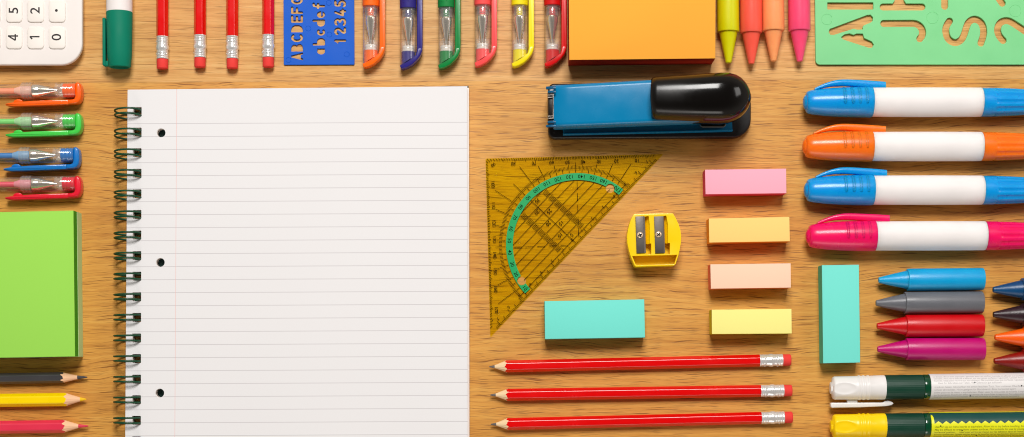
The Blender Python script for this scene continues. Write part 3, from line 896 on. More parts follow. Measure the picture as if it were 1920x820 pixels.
# ------------------------------------------------------------------ small blue letter stencil
def arc(cx, cy, rx, ry, a0, a1, n=14):
    return [(cx + rx * math.cos(math.radians(a0 + (a1 - a0) * i / n)), cy + ry * math.sin(math.radians(a0 + (a1 - a0) * i / n))) for i in range(n + 1)]
GL = {  # strokes in a 15 x 22 cell: ('s', pts) stroke, ('p', pts) filled polygon, ('c', pts, w) cut
 'A': [('p', [(0, 0), (3.2, 0), (5, 4.2), (10, 4.2), (11.8, 0), (15, 0), (9.2, 22), (5.8, 22)])],
 'B': [('p', [(.5, 0), (8, 0), (12, 1.4), (14, 5), (13.4, 9), (11.2, 11.5), (12.8, 14), (12.8, 18), (10.5, 21), (7, 22), (.5, 22)])],
 'C': [('s', arc(8.4, 11, 6, 9, 50, 310))],
 'D': [('p', [(.5, 0), (6, 0), (11, 2), (14, 7), (14, 15), (11, 20), (6, 22), (.5, 22)])],
 'E': [('s', [(2.4, 2), (2.4, 20)]), ('s', [(2.4, 2), (12.4, 2)]), ('s', [(2.4, 11), (11, 11)]), ('s', [(2.4, 20), (12.4, 20)])],
 'F': [('s', [(2.4, 1.5), (2.4, 20)]), ('s', [(2.4, 11), (10.5, 11)]), ('s', [(2.4, 20), (12, 20)])],
 'G': [('s', arc(8.4, 11, 6, 9, 50, 330)), ('s', [(9, 10), (13.4, 10), (13.4, 4)])],
 'a': [('p', arc(7, 7, 6.6, 7, 60, 300) + [(13, 0), (13, 14)])],
 'b': [('s', [(2, 2), (2, 20)]), ('p', [(.5, 0), (8, 0)] + arc(7.5, 7, 6.6, 7, -80, 80) + [(.5, 14)])],
 'c': [('s', arc(7.6, 7, 5, 5.2, 55, 305))],
 'd': [('s', [(12, 2), (12, 20)]), ('p', [(13.5, 0), (8, 0)] + arc(7.2, 7, 6.6, 7, 260, 100) + [(13.5, 14)])],
 'e': [('p', arc(7, 7, 6.8, 7.2, 0, 345, 24)), ('c', [(6, 5.4), (16, 5.4)], 2.6)],
 'f': [('s', [(4.5, 1.5), (4.5, 16), (6, 19.6), (9.6, 19.8)]), ('s', [(1.2, 12), (9, 12)])],
 '1': [('s', [(8, 2), (8, 20)]), ('p', [(8, 22), (2, 16), (2.6, 13.4), (8, 16.4)])],
 '2': [('s', arc(7, 15.2, 4.8, 4.8, 165, -25) + [(2.4, 2.3), (12.5, 2.3)])],
 '3': [('s', arc(6.6, 15.8, 4.6, 4.2, 150, -80)), ('s', arc(6.6, 6.6, 5.4, 4.6, 80, -150))],
 '4': [('s', [(9.8, 2), (9.8, 10)]), ('s', [(8, 20), (2.2, 6.2), (12.8, 6.2)])],
 '5': [('s', [(11.8, 20), (4, 20), (3.4, 12.2)] + arc(6.8, 7.2, 5.4, 5.2, 100, -140))],
 '6': [('p', arc(7, 7, 6.6, 7, 0, 345, 24)), ('s', [(2.5, 9), (4, 15), (9, 20)])],
}
zt = 3.6
rx, ry = ab(532, 122, zt)
root = thing('letter_stencil', 'small blue plastic stencil with cut out letters and numbers', 'stencil', rx, ry, .004)
F = Field(532, 668, -190, 124, .5)
def glyphs(s, ys, bx, wd, sc=1.0):
    for ch, (ylo, yhi) in zip(s, ys):
        if ch not in GL: continue
        k = (ylo - yhi) / 15.0
        kv = sc * (1.07 if ch in 'abcdef' else 1)
        tr = lambda p: (bx - p[1] * kv, ylo - p[0] * k)
        for g in GL[ch]:
            if g[0] == 's': F.stroke([tr((min(max(p[0], 1.2), 13.8), min(max(p[1], 1.8), 20.2))) for p in g[1]], wd)
            elif g[0] == 'p': F.poly([tr(p) for p in g[1]])
            else: F.cut([tr(p) for p in g[1]], g[2])
glyphs('ABCDEFG', [(113.5, 99), (97.5, 82), (79.5, 64), (61.5, 46.5), (43, 28.5), (26.5, 12), (9, -6)], 568, 4.6)
glyphs('abcdef', [(103, 90), (85.5, 71), (67.5, 54), (51, 36.5), (34.5, 20.5), (16, 3)], 609.5, 4.4)
glyphs('12345', [(84, 70.5), (66.5, 51.5), (49, 33), (31, 17), (14.5, 0)], 649, 4.6)
glyphs('BDEFBDEF', [(-12 - 18 * i, -27 - 18 * i) for i in range(8)], 568, 4.6)
glyphs('abcdeabcd', [(-4 - 17 * i, -18 - 17 * i) for i in range(9)], 609.5, 4.4)
glyphs('6123', [(-4 - 18 * i, -19 - 18 * i) for i in range(4)], 649, 4.6)
cont = F.contours(.15)
loc = lambda x, y: (x - 532, 122 - y)
outer = [loc(*p) for p in rrect(532, 664.5, -180, 122, 1.5, 2)]
bm = curve_fill([outer] + [[loc(*p) for p in c] for c in cont], 0, zt, .5)
blue = P((2, 88, 198), rough=.5, bump=.2, bscale=1500, spec=.22)
for (x, y) in [(541, 112.6), (578.3, 53.8), (617.8, 65.3), (650, 102.6), (617, 6)]:
    tube(bm, [(x - 532 + 4.8 * math.cos(q * PI / 12), 122 - y + 4.8 * math.sin(q * PI / 12), zt - .1) for q in range(24)], .55, 6, True)
finish('plate', bm, blue, root, 20)

# ------------------------------------------------------------------ big green letter stencil
zt = 5.5
root = thing('letter_stencil', 'large mint green plastic stencil with big rounded letter cut outs', 'stencil', 1528, 123, 0)
F = Field(1526, 1992, -150, 124, .6)
U = lambda pts: [(1500 + x / 4.571, y / 4.571) for x, y in pts]
W_ = 12.8
F.poly(U([(236, 32), (618, 32), (618, 82), (236, 82)]), 1.2)
F.poly(U([(252, 256), (572, 137), (600, 135), (618, 155), (616, 185), (600, 198), (540, 222), (530, 240), (532, 257), (487, 258), (455, 250), (285, 303), (258, 303), (244, 282)]), .4)
F.poly(U([(350, 325), (380, 302), (420, 295), (455, 307), (480, 296), (533, 297), (543, 334), (608, 362), (626, 390), (612, 413), (585, 413), (372, 344)]), .4)
F.stroke(U([(708, 66), (1040, 66)]), W_)
F.poly(U([(790, 40), (808, 10), (808, -220), (880, -220), (885, 8), (905, 40)]), .2)
F.stroke(U([(708, -300), (1040, -300)]), W_)
F.stroke(U([(713, 207), (960, 206)] + arc(962, 285, 84, 79, -90, 25, 12) + [(1022, 338)]), W_)
F.stroke(U([(1235, -330), (1235, 60)]), W_)
F.stroke(U([(1276, 187), (1250, 225), (1241, 272), (1256, 330), (1292, 365), (1335, 374), (1378, 350), (1404, 300), (1420, 238), (1440, 193), (1480, 168), (1520, 176), (1553, 206), (1568, 250), (1569, 305), (1545, 375)]), W_)
F.stroke(U([(1735, 353), (1700, 315), (1685, 270), (1693, 222), (1722, 190), (1765, 180), (1812, 195), (2010, 335), (2080, 372), (2080, 190)]), W_)
F.stroke(U([(1660, -60), (1727, 34)]), W_)
cont = F.contours(.15)
loc = lambda x, y: (x - 1528, 123 - y)
qs = rrect(1527, 1985, -140, 122.5, (8, 8, 8, 8), 6)
outer = [loc(x + (y - 0) * .012 if x < 1600 else x, y) for x, y in qs]
bm = curve_fill([outer] + [[loc(*p) for p in c] for c in cont], 0, zt, .8)
mint = P((124, 208, 140), rough=.42, bump=.08, spec=.35)
for (x, y, r_) in [(1549.5, 37.5, 10), (1747, 34.5, 11), (1902, 21.5, 11)]:
    tube(bm, [(x - 1528 + r_ * math.cos(q * PI / 16), 123 - y + r_ * math.sin(q * PI / 16), zt - .35) for q in range(32)], .75, 6, True)
finish('plate', bm, mint, root, 20)

# ------------------------------------------------------------------ spiral notebook
ZP = 24.0
nb = [(239.3, 168.5), (876.3, 162), (877, 1075), (233, 1082)]
NBq = [ab(x, y, ZP) for x, y in nb]
ox, oy = NBq[0]
root = thing('spiral_notebook', 'white ruled spiral notebook with dark green wire binding', 'notebook', ox, oy)
L2 = lambda p: (p[0] - ox, oy - p[1])
def pgmat():
    m, nt, b = newmat('ruled_paper')
    N = nt.nodes.new; L = nt.links.new
    tc = N('ShaderNodeTexCoord'); sp = N('ShaderNodeSeparateXYZ'); L(tc.outputs['Object'], sp.inputs[0])
    def mt(op, a, bb=None, c=None):
        n = N('ShaderNodeMath'); n.operation = op
        for i, v in enumerate((a, bb, c)):
            if v is None: continue
            if isinstance(v, (int, float)): n.inputs[i].default_value = v
            else: L(v, n.inputs[i])
        return n.outputs[0]
    X = mt('MULTIPLY', sp.outputs[0], 1 / S); Y = mt('MULTIPLY', sp.outputs[1], -1 / S)
    Yr = mt('ADD', Y, mt('MULTIPLY', X, .0045))
    # first rule 64 units under the top edge, 24.2 apart
    pitch = 24.21
    y0 = 63.4
    u = mt('DIVIDE', mt('SUBTRACT', Yr, y0), pitch)
    fr = mt('ABSOLUTE', mt('SUBTRACT', mt('FRACT', mt('ADD', u, .5)), .5))
    ln = mt('LESS_THAN', fr, .62 / pitch)
    ln = mt('MULTIPLY', ln, mt('GREATER_THAN', Yr, y0 - 5))
    Xm = mt('ADD', X, mt('MULTIPLY', Y, .0055))
    mg = mt('LESS_THAN', mt('ABSOLUTE', mt('SUBTRACT', Xm, 91.4)), .6)
    nz = N('ShaderNodeTexNoise'); nz.inputs['Scale'].default_value = 1500; nz.inputs['Detail'].default_value = 4; L(tc.outputs['Object'], nz.inputs['Vector'])
    nz2 = N('ShaderNodeTexNoise'); nz2.inputs['Scale'].default_value = 9; L(tc.outputs['Object'], nz2.inputs['Vector'])
    base = N('ShaderNodeMix'); base.data_type = 'RGBA'; base.inputs[6].default_value = (.745, .735, .745, 1); base.inputs[7].default_value = (.80, .79, .80, 1)
    L(mt('MULTIPLY_ADD', nz.outputs['Fac'], .5, mt('MULTIPLY', nz2.outputs['Fac'], .5)), base.inputs[0])
    a = N('ShaderNodeMix'); a.data_type = 'RGBA'; L(mt('MULTIPLY', ln, .62), a.inputs[0]); L(base.outputs[2], a.inputs[6]); a.inputs[7].default_value = (.47, .44, .46, 1)
    c = N('ShaderNodeMix'); c.data_type = 'RGBA'; L(mt('MULTIPLY', mg, .5), c.inputs[0]); L(a.outputs[2], c.inputs[6]); c.inputs[7].default_value = (.80, .42, .38, 1)
    L(c.outputs[2], b.inputs['Base Color']); b.inputs['Roughness'].default_value = .8; b.inputs['Specular IOR Level'].default_value = .3
    bp = N('ShaderNodeBump'); bp.inputs['Strength'].default_value = .06; bp.inputs['Distance'].default_value = .0002
    L(nz.outputs['Fac'], bp.inputs['Height']); L(bp.outputs[0], b.inputs['Normal'])
    return m
M_page = pgmat()
M_pstack = paper('page_edges', (232, 224, 218), layers=True)
ringy = [209.3 + 38.62 * i for i in range(23)]
def ringx(y): return 257.2 - (y - 209) * .0026
holes = []
for y in ringy:
    x = ringx(y)
    holes.append([L2(ab(px, py, ZP)) for px, py in rrect(x - 8.3, x + 8.3, y - 8.5, y + 8.3, 1.2, 2)])
for (x, y) in [(302, 249.3), (300.5, 492.3), (299.5, 737.2), (298.5, 982)]:
    holes.append([L2(ab(x + 8.3 * math.cos(q * PI / 12), y + 8.3 * math.sin(q * PI / 12), ZP)) for q in range(24)])
oc = [L2(p) for p in NBq]
bm = curve_fill([oc] + holes, ZP - 1.0, ZP, 0)
finish('top_page', bm, M_page, root, None)
oc2 = [(oc[0][0], oc[0][1]), (oc[1][0] - .5, oc[1][1]), (oc[2][0] - .5, oc[2][1]), (oc[3][0], oc[3][1])]
bm = curve_fill([oc2] + holes, 9, ZP - 1.02, 0)
finish('page_stack', bm, M_pstack, root, None)
oc2 = [(oc[0][0], oc[0][1] - .6), (oc[1][0] + 2.6, oc[1][1] - .6), (oc[2][0] + 3, oc[2][1]), (oc[3][0], oc[3][1])]
bm = curve_fill([oc2] + holes, 2.4, 8.9, 0)
finish('lower_pages', bm, M_pstack, root, None)
bm = curve_fill([[oc2[0], (oc2[1][0] - 1, oc2[1][1] + 4.6), oc2[2], oc2[3]]] + [h for h in holes[:-4]], .3, 2.3, 0)
finish('back_cover', bm, P((10, 52, 50), rough=.6), root, None)
M_wire = P((0, 64, 36), rough=.4, coat=.1, bump=.02)
for i, y in enumerate(ringy):
    x = ringx(y)
    hx_, hy_ = ab(x, y, ZP)
    bm = NB()
    sl = max(0.0, 6.0 - i * .6)
    cxr = hx_ - 17.6; Rr = 24.8; zc = 20.6; Rz = 18.8
    for dy, sk in ((-4.6, 0), (4.6, 0)):
        pts = []
        for q in range(40):
            t = 2 * PI * q / 40
            x_ = cxr + Rr * math.cos(t)
            # the twin wires pinch together slightly far from the paper
            pts.append((x_ - ox, oy - hy_ - dy * (1 + .1 * math.cos(t)) + sl * (.5 * math.sin(t) - .5), zc + Rz * math.sin(t)))
        tube(bm, pts, 1.8, 8, True)
    finish('binding_ring', bm, M_wire, root, 80)

# ------------------------------------------------------------------ translucent set square with protractor
ZT = 3.0
V = [ab(910.5, 297.5, ZT), (ab(1244, 289, ZT)), ab(919.5, 632, ZT)]
O = Vector(ab(1074, 450.5, ZT))
root = thing('set_square', 'translucent yellow set square with a green degree band', 'ruler', O.x, O.y)
def lc(x, y): return (x - O.x, O.y - y)
tri = []
def rcorner(p, a, b_, r):
    p = Vector(p); a = (Vector(a) - p).normalized(); b_ = (Vector(b_) - p).normalized()
    return [tuple(p + a * r), tuple(p + (a + b_) * r * .25), tuple(p + b_ * r)]
for i in range(3): tri += rcorner(V[i], V[i - 1], V[(i + 1) % 3], 2.5)
tri = [lc(*p) for p in tri]
hol = []
HO = [ab(1144, 353.5, ZT), ab(978.3, 526.5, ZT)]
for (x, y) in HO: hol.append([lc(x + 8.2 * math.cos(q * PI / 14), y + 8.2 * math.sin(q * PI / 14)) for q in range(28)])
bm = curve_fill([tri] + hol, .7, ZT, 0)
M_amber = clear('amber_plastic', tint=(.985, .975, .33), gl=.9, rough=.12)
sq_bm = bm
hyp = (Vector(V[1]) - Vector(V[2])).normalized()          # photo axes
u = Vector((hyp.x, -hyp.y)); n_ = Vector((-u.y, u.x))     # local axes: along edge, inwards
if n_.dot(Vector(lc(*V[0]))) < 0: n_ = -n_
d_edge = -Vector(lc(*V[2])).dot(n_)
a_u = math.atan2(u.y, u.x)
# u points up-right, n_ up-left.
def uv(a, b_, z=0): return (u.x * a + n_.x * b_, u.y * a + n_.y * b_, z)
OD = -n_ * d_edge            # centre of the protractor: on the long edge
ZPn = ZT + .08
def line(bm, p, q, wd, z=ZPn):
    p = Vector(p[:2]); q = Vector(q[:2]); d = (q - p)
    if d.length < 1e-6: return
    d.normalize(); s_ = Vector((-d.y, d.x)) * wd * .45
    bm.faces.new([bm.verts.new((c.x, c.y, z)) for c in (p - s_, q - s_, q + s_, p + s_)])
def txt(bm, s_, size, pos, up, z=ZPn, bold=.07):
    up = Vector(up).normalized(); rd = Vector((up.y, -up.x))
    V2, _ = text_geo(s_, size, bold)
    h = max(p[1] for p in V2)
    put_text(bm, s_, size, lambda a, b_: (pos[0] + rd.x * a + up.x * (b_ - h / 2), pos[1] + rd.y * a + up.y * (b_ - h / 2), z), bold=bold)
# degree band
bm = NB(); r0, r1 = 121.3, 134.2
NA = 420; A0, A1 = math.radians(3.8), math.radians(176.2)
cols = []
for i in range(NA + 1):
    a = A0 + (A1 - A0) * i / NA
    cols.append([OD + (u * math.cos(a) + n_ * math.sin(a)) * r for r in (r0, r1)])
hl = [Vector(lc(*h)) for h in HO]
ins = lambda p: any((p - h).length < 8.6 for h in hl)
for a, b_ in zip(cols[:-1], cols[1:]):
    K = 22
    for k in range(K):
        f0, f1 = k / K, (k + 1) / K
        q = [a[0].lerp(a[1], f0), a[0].lerp(a[1], f1), b_[0].lerp(b_[1], f1), b_[0].lerp(b_[1], f0)]
        if ins((q[0] + q[2]) / 2): continue
        bm.faces.new([bm.verts.new((p.x, p.y, ZT + .04)) for p in q])
bmesh.ops.remove_doubles(bm, verts=bm.verts[:], dist=.01)
finish('degree_band', bm, P((8, 158, 88), rough=.4, var=0), root, None)
bm = NB()
def dirv(deg):  # degree on the band, 10 at the lower left end, 170 at the upper right end
    a = math.radians(180 - deg); return u * math.cos(a) + n_ * math.sin(a)
for d in range(10, 180, 10):
    e_ = {10: 7.2, 20: 21.0, 160: 159.0, 170: 172.5}.get(d, d)
    txt(bm, str(d), 9.6, OD + dirv(e_) * 127.8, -dirv(e_), z=ZT + .12)
Lc = [Vector(lc(*p)) for p in V]
def ray_edge(v):
    best = 1e9; nn = None
    for a, b_ in ((Lc[0], Lc[1]), (Lc[0], Lc[2])):
        a = a - OD; b_ = b_ - OD
        e = b_ - a; den = v.x * e.y - v.y * e.x
        if abs(den) < 1e-9: continue
        t_ = (a.x * e.y - a.y * e.x) / den; s_ = (a.x * v.y - a.y * v.x) / den
        if t_ > 0 and -.001 <= s_ <= 1.001 and t_ < best:
            best = t_; nn = Vector((e.y, -e.x)).normalized()
            if nn.dot(a) > 0: nn = -nn
    return best, nn
for d in range(3, 178):
    v = dirv(d); R_, nn = ray_edge(v)
    w5 = d % 5 == 0; w10 = d % 10 == 0
    line(bm, OD + v * (135.5 if w5 else 141.5), OD + v * 147.5, .95 if w5 else .8)
    if R_ < 400:
        c = abs(v.dot(nn)) + .05
        line(bm, OD + v * (R_ - (6.6 if w5 else 4.6) / max(c, .5)), OD + v * (R_ - .8), 1.1)
    if w10 or d == 45 or d == 135:
        if d != 90: line(bm, OD + v * 135.5, OD + v * (min(R_ - 16.5 / max(abs(v.dot(nn)), .45), 290) if w10 else 154), .95)
        if w10:
            lab = (180 - d) if d > 90 else 180 - d
            c = max(abs(v.dot(nn)), .4)
            pos = OD + v * R_ + nn * (11.0 if abs(nn.y) > .7 else 12.6)
            if d == 90: pos = OD + v * (R_ - 17)
            if R_ < 420: txt(bm, str(lab), 8.8, pos, nn if d != 90 else Vector((.6, -.8)))
line(bm, OD + dirv(90) * 135.5, OD + dirv(90) * 166, .95)
# interior
E = -d_edge
MM = 2.965
for k in range(-76, 77):
    a = k * MM
    ln = 12.2 if k % 10 == 0 else (9.4 if k % 5 == 0 else 5.4)
    if abs(k) > 73: continue
    line(bm, uv(a, E + .8), uv(a, E + ln), .95)
for k in range(-7, 8):
    if abs(k) == 8: continue
    txt(bm, str(abs(k)), 8.0, Vector(uv(k * 10 * MM + (-4.5 if k > 0 else 4.5 if k < 0 else 0), E + 13.6)[:2]), -n_, bold=0.0)
line(bm, uv(-136, 0), uv(136, 0), .95)
for k in range(1, 8):
    b_ = k * 5.06 * MM; a = math.sqrt(max(r0 ** 2 - (b_ + d_edge) ** 2, 0)) - .5
    line(bm, uv(-a, b_), uv(a, b_), .95)
line(bm, uv(0, 0), uv(0, r0 - d_edge), 1.1)
for k in range(2, 35):
    b_ = k * MM
    for sgn in (-1, 1):
        if k % 5 == 0: continue
        line(bm, uv(sgn * 24.5, b_), uv(sgn * 36, b_), .95)
for i, s_ in enumerate(('5', '10', '15', '20', '25', '30', '35')):
    px, py = [(1072, 440.5), (1050.5, 441), (1052.3, 418.5), (1028.5, 419.5), (1030, 396.7), (1007, 398), (1008, 377)][i]
    txt(bm, s_, 9.6, lc(*ab(px, py, ZT)), -n_)
def dash(p, q, on=15, off=7):
    p = Vector(p); q = Vector(q); L_ = (q - p).length; d = (q - p).normalized(); s_ = 0
    while s_ < L_: line(bm, p + d * s_, p + d * min(s_ + on, L_), 1.05); s_ += on + off
dash(lc(*ab(1082, 340, ZT)), lc(*ab(1085, 449, ZT))); dash(lc(*ab(963, 464.5, ZT)), lc(*ab(1073, 459.5, ZT)))
finish('printed_scale', bm, M_print, root, None)
bm = sq_bm
for (x, y) in [(942, 314), (930, 328), (1202, 307), (935, 588), (1073, 351), (974, 454)]:
    c = lc(x, y); tube(bm, [(c[0] + 2.4 * math.cos(q * PI / 6), c[1] + 2.4 * math.sin(q * PI / 6), ZT) for q in range(12)], .5, 5, True)
finish('plate', bm, M_amber, root, 30)

# ------------------------------------------------------------------ double sharpener
ZS = 40.0
ox, oy = ab(1226, 450, ZS)
root = thing('pencil_sharpener', 'yellow plastic pencil sharpener with two metal blades', 'sharpener', ox, oy)
yel = P((246, 208, 4), rough=.33, coat=.15, bump=.05)
def SP(pts): 
    r = []
    for x, y in pts:
        a = ab(x, y, ZS); r.append((a[0] - ox, oy - a[1]))
    return r
sh = lambda pts: [(1165 + x / 6.56, 390 + y / 6.56) for x, y in pts]
outl = sh([(150, 84), (165, 74), (300, 72), (480, 68), (625, 66), (640, 74), (668, 122), (705, 200), (728, 275), (736, 345), (734, 420), (720, 510), (700, 590), (668, 690), (650, 708), (400, 716), (185, 724), (165, 712), (120, 610), (92, 520), (74, 430), (70, 360), (78, 290), (98, 200), (122, 135)])
hA = sh([(290, 108), (335, 100), (348, 200), (348, 436), (368, 440), (368, 572), (300, 574), (298, 400)])
hB = sh([(520, 100), (552, 96), (572, 200), (572, 430), (598, 432), (598, 570), (538, 572), (530, 400)])
hC = sh([(134, 592), (688, 577), (655, 688), (640, 694), (190, 704), (176, 696)])
bm = curve_fill([SP(outl), SP(hA), SP(hB), SP(hC)], 14, ZS, .5)
finish('body', bm, yel, root, 40)
c = Vector((0, 0))
bm = NB(); prism(bm, [(x * 1.0, y * 1.0) for x, y in SP(outl)], 0, 13.9, 0)
finish('bottom', bm, yel, root, 40)
# slanted floors inside the slots (pencil channels)
bm = NB()
for h in (hA, hB):
    p = SP(h); x0 = p[0][0]; x1 = p[2][0]; y1 = p[0][1]; y0 = p[4][1]
    rings(bm, [[(x0 - 2, y, 15), (x1 + .5, y, 15), (x1 + .5, y, 34), (x0 - 2, y, 20)] for y in (y0, y1)])
finish('channel', bm, yel, root, 40)
M_blade = plastic('blade_steel', (104, 98, 94), rough=.5, metal=.75, bump=.6, bscale=160, var=.3)
M_bedge = plastic('blade_edge', (158, 150, 142), rough=.3, metal=.9, bump=.1)
for (x0, x1, e) in [((172), (275), 302), (402, 515, 538)]:
    q = SP(sh([(x0, 108), (x1 - 4, 104), (x1 + 6, 556), (x0 + 14, 560)]))
    bm = NB(); prism(bm, q, ZS + .3, ZS + 2.6, .4, 2)
    bl = finish('blade', bm, M_blade, root, 30)
    q = SP(sh([(x1 - 4, 104), (e - 14, 106), (e, 554), (x1 + 6, 556)]))
    bm = NB(); vs = [bm.verts.new((q[0][0], q[0][1], ZS + 2.4)), bm.verts.new((q[1][0], q[1][1], ZS + .6)), bm.verts.new((q[2][0], q[2][1], ZS + .6)), bm.verts.new((q[3][0], q[3][1], ZS + 2.4))]
    bm.faces.new(vs); finish('cutting_edge', bm, M_bedge, bl, None)
    cx, cy = SP(sh([((228 if x0 < 300 else 456), (335 if x0 < 300 else 328))]))[0]
    bm = NB()
    rs = []
    for r_, z in ((5.9, ZS + 2.4), (5.9, ZS + 3.4), (5.0, ZS + 4.6), (3.2, ZS + 5.2), (.1, ZS + 5.4)):
        rs.append([(cx + r_ * math.cos(2 * PI * q / 28), cy + r_ * math.sin(2 * PI * q / 28), z) for q in range(28)])
    rings(bm, rs); sc = finish('screw', bm, plastic('screw_steel', (240, 214, 184), rough=.25, metal=.5, bump=.05), root, 40)
    bm = NB(); a0 = .35 if x0 < 300 else .9
    for k in range(2):
        a = a0 + k * PI / 2; d = Vector((math.cos(a), math.sin(a))); s_ = Vector((-d.y, d.x))
        z_ = ZS + 5.5 + k * .04
        bm.faces.new([bm.verts.new((cx + p.x, cy + p.y, z_)) for p in (d * 3.6 + s_, d * 3.6 - s_, -d * 3.6 - s_, -d * 3.6 + s_)])
    finish('screw_slot', bm, M_black, sc, None)

# ------------------------------------------------------------------ stapler
ox, oy = 1217.0, 212.0
root = thing('stapler', 'blue stapler with a glossy black handle', 'stapler', ox, oy)
def T(x, y, z):
    a = ab(x, y, z); return (a[0] - ox, oy - a[1], z)
stb = P((0, 122, 172), rough=.25, spec=.4, bump=.03)
# black base
bm = NB()
o_ = rrect(1028, 1408, 172, 261.5, (24, 12, 12, 30), 8)
pts = [T(x, y - (x - 1028) * .006, 16)[:2] for x, y in rrect(1028, 1408, 157, 260.5, (34, 13, 11, 34), 9)]
prism(bm, pts, 1, 18, 4, 4)
finish('base', bm, P((24, 21, 21), rough=.42, coat=.1), root, 40)
# blue lower channel
bm = NB()
q = [T(1056, 182, 34)[:2], T(1372, 178, 34)[:2], T(1374, 245.5, 34)[:2], T(1056, 252.5, 34)[:2]]
prism(bm, q, 17, 30, 1.4, 2)
# raised lips along both edges
for s_, e_ in ((q[3], q[2]), (q[0], q[1])):
    d = (Vector(e_) - Vector(s_)).normalized(); n2 = Vector((-d.y, d.x)) * (1 if s_ == q[3] else -1)
    pp = [Vector(s_), Vector(e_), Vector(e_) + n2 * 2.2, Vector(s_) + n2 * 2.2]
    prism(bm, [tuple(p) for p in pp], 29, 36, .6, 2)
finish('lower_channel', bm, stb, root, 40)
# anvil
bm = NB()
an = [T(x, y, 34)[:2] for x, y in rrect(1311, 1361, 205, 240, 7, 5)]
an2 = [T(x, y, 34)[:2] for x, y in rrect(1313.6, 1358.4, 207, 237.2, 6, 5)]
bm = curve_fill([an, an2], 30, 38, .5)
av = finish('anvil', bm, M_chrome, root, 40)
bm = NB(); prism(bm, an2, 29.5, 33); finish('anvil_recess', bm, M_black, av, None)
# arm (staple housing), a rounded channel that rises to the right
def sec(x, yt, yb, zt, zb, r, nose=0.0):
    """cross section of a rounded-top channel, photo coordinates measured at its own height"""
    pts = []
    A_ = T(x, yt, zt - r)[1]; B_ = T(x, yb, zt - r)[1]
    X_ = T(x, yt, zt)[0]
    yc_ = (A_ + B_) / 2; hw = abs(A_ - B_) / 2
    for a in range(0, 91, 15): pts.append((hw - r + r * math.sin(math.radians(90 - a)), zt - r + r * math.cos(math.radians(90 - a))))
    crown = [(y, z) for y, z in pts]
    full = [(hw, zb)] + crown + [(0, zt + .8)] + [(-y, z) for y, z in reversed(crown)] + [(-hw, zb)]
    return [(X_ + nose * (1 - (y / hw) ** 2), yc_ + y, z) for y, z in full]
bm = NB(); rs = []
for t_ in [0, .01, .1, .3, .5, .7, .9, 1]:
    x = 1038.5 + (1330 - 1038.5) * t_
    yt = 160.5 - (x - 1038) * .055; yb = 240 - (x - 1038) * .040
    zt = 84 + 34 * t_; zb = zt - 36
    k = 3 if t_ == 0 else 0
    rs.append(sec(x, yt + k * .4, yb - k * .4, zt - k * .4, zb, 8.5))
rings(bm, rs)
finish('upper_arm', bm, stb, root, 40)
# front jaw: blue lugs, chrome bars, dark slot
bm = NB()
for y0, y1 in ((162.5, 168.5), (170.5, 175.5), (227, 232.5), (234.5, 239.5)):
    p = T(1025 if y0 < 165 or y0 > 233 else 1028, (y0 + y1) / 2, 88); e_ = T(1042, (y0 + y1) / 2 - .5, 92)
    tube(bm, [p, ((p[0] + e_[0]) / 2, (p[1] + e_[1]) / 2, 92), e_], (y1 - y0) / 2, 12)
finish('jaw_lugs', bm, P((0, 84, 124), rough=.3), root, 60)
bm = NB()
p = T(1027.5, 167, 70); q_ = T(1042, 235, 70)
box(bm, p[0], q_[0], q_[1], p[1], 18, 76, 1.5, 2)
finish('jaw_slot', bm, M_black, root, 40)
bm = NB()
for y in (177.5, 182, 217.5, 221.5):
    tube(bm, [T(1027, y + .6, 80), T(1040, y - .4, 82)], 1.15, 8)
tube(bm, [T(1037.3, 177, 82), T(1037.3, 222, 82)], 1.0, 8)
finish('jaw_bars', bm, M_chrome, root, 60)
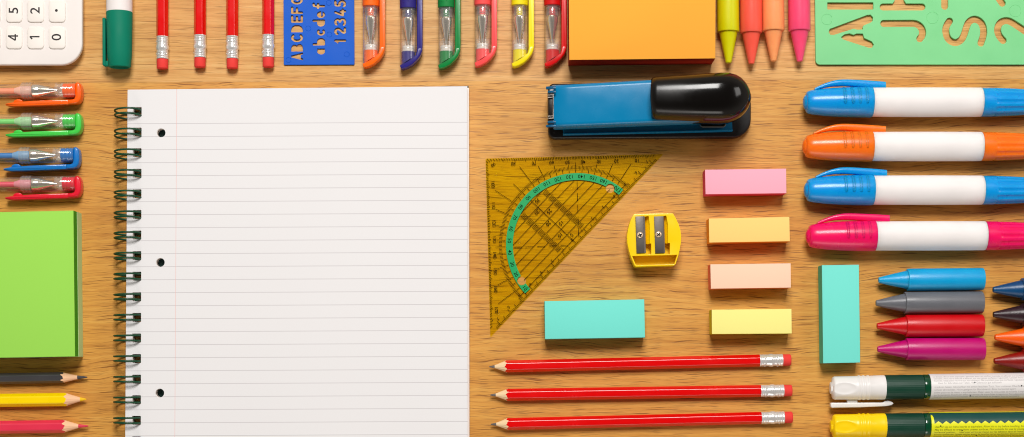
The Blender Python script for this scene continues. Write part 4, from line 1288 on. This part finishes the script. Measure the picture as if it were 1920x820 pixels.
# black handle
bm = NB(); rs = []
tab = [(1221, 148.5, 222, 168), (1223, 146.3, 224.5, 172), (1230, 145.2, 227.0, 174), (1260, 143.4, 228.8, 176), (1300, 140.8, 230.8, 178), (1330, 138.4, 232, 180), (1350, 137.2, 232.2, 180),
       (1366, 137.4, 230.6, 178), (1378, 140.5, 226.8, 175), (1388, 146.5, 221.2, 171), (1396, 154.5, 213.5, 166), (1402, 165, 204.5, 160), (1405.5, 175.5, 195, 153), (1406.6, 182, 188.5, 148)]
for i, (x, yt, yb, zt) in enumerate(tab):
    zb = 88; zm = 98; zt -= 34
    a = T(x, yt, zm); b_ = T(x, yb, zm); cy_ = (a[1] + b_[1]) / 2; hw = abs(a[1] - b_[1]) / 2
    ring = []; n = 28
    nose = -4.5 * max(0, 1 - i / 3)
    for q in range(n + 1):
        t_ = PI * q / n; cs, sn = math.cos(t_), math.sin(t_)
        e2 = .70
        yy = hw * math.copysign(abs(cs) ** e2, cs); zz = zb + (zt - zb) * abs(sn) ** e2
        ring.append((a[0] + nose * (1 - (yy / hw) ** 2), cy_ + yy, zz))
    ring += [(a[0], cy_ - hw * .93, zb - 4), (a[0], cy_ + hw * .93, zb - 4)]
    rs.append(ring)
rings(bm, rs)
hm = plastic('glossy_black', (11, 9, 8), rough=.12, bump=.2, bscale=70, spec=.36, rv=(.7, 1.4))
_n = hm.node_tree; _b = _n.nodes['Principled BSDF']      # the front half is scuffed dull by fingers
_t = _n.nodes.new('ShaderNodeTexCoord'); _s = _n.nodes.new('ShaderNodeSeparateXYZ'); _n.links.new(_t.outputs['Object'], _s.inputs[0])
_z = _n.nodes.new('ShaderNodeTexNoise'); _z.inputs['Scale'].default_value = 110; _z.inputs['Detail'].default_value = 5; _n.links.new(_t.outputs['Object'], _z.inputs['Vector'])
_m = _n.nodes.new('ShaderNodeMath'); _m.operation = 'MULTIPLY_ADD'; _m.inputs[1].default_value = .03; _n.links.new(_z.outputs['Fac'], _m.inputs[0]); _n.links.new(_s.outputs[0], _m.inputs[2])
_r = _n.nodes.new('ShaderNodeMapRange'); _r.interpolation_type = 'SMOOTHSTEP'; _n.links.new(_m.outputs[0], _r.inputs[0])
_r.inputs[1].default_value = 70 * S; _r.inputs[2].default_value = 150 * S; _r.inputs[3].default_value = .27; _r.inputs[4].default_value = .12
_n.links.new(_r.outputs[0], _b.inputs['Roughness'])
finish('handle', bm, hm, root, 60)
# hinge block between base and arm at the rear
bm = NB(); p = T(1345, 176, 60); q_ = T(1378, 216, 60)
box(bm, p[0], q_[0], q_[1], p[1], 17, 88, 4, 3)
finish('hinge_block', bm, M_black, root, 40)
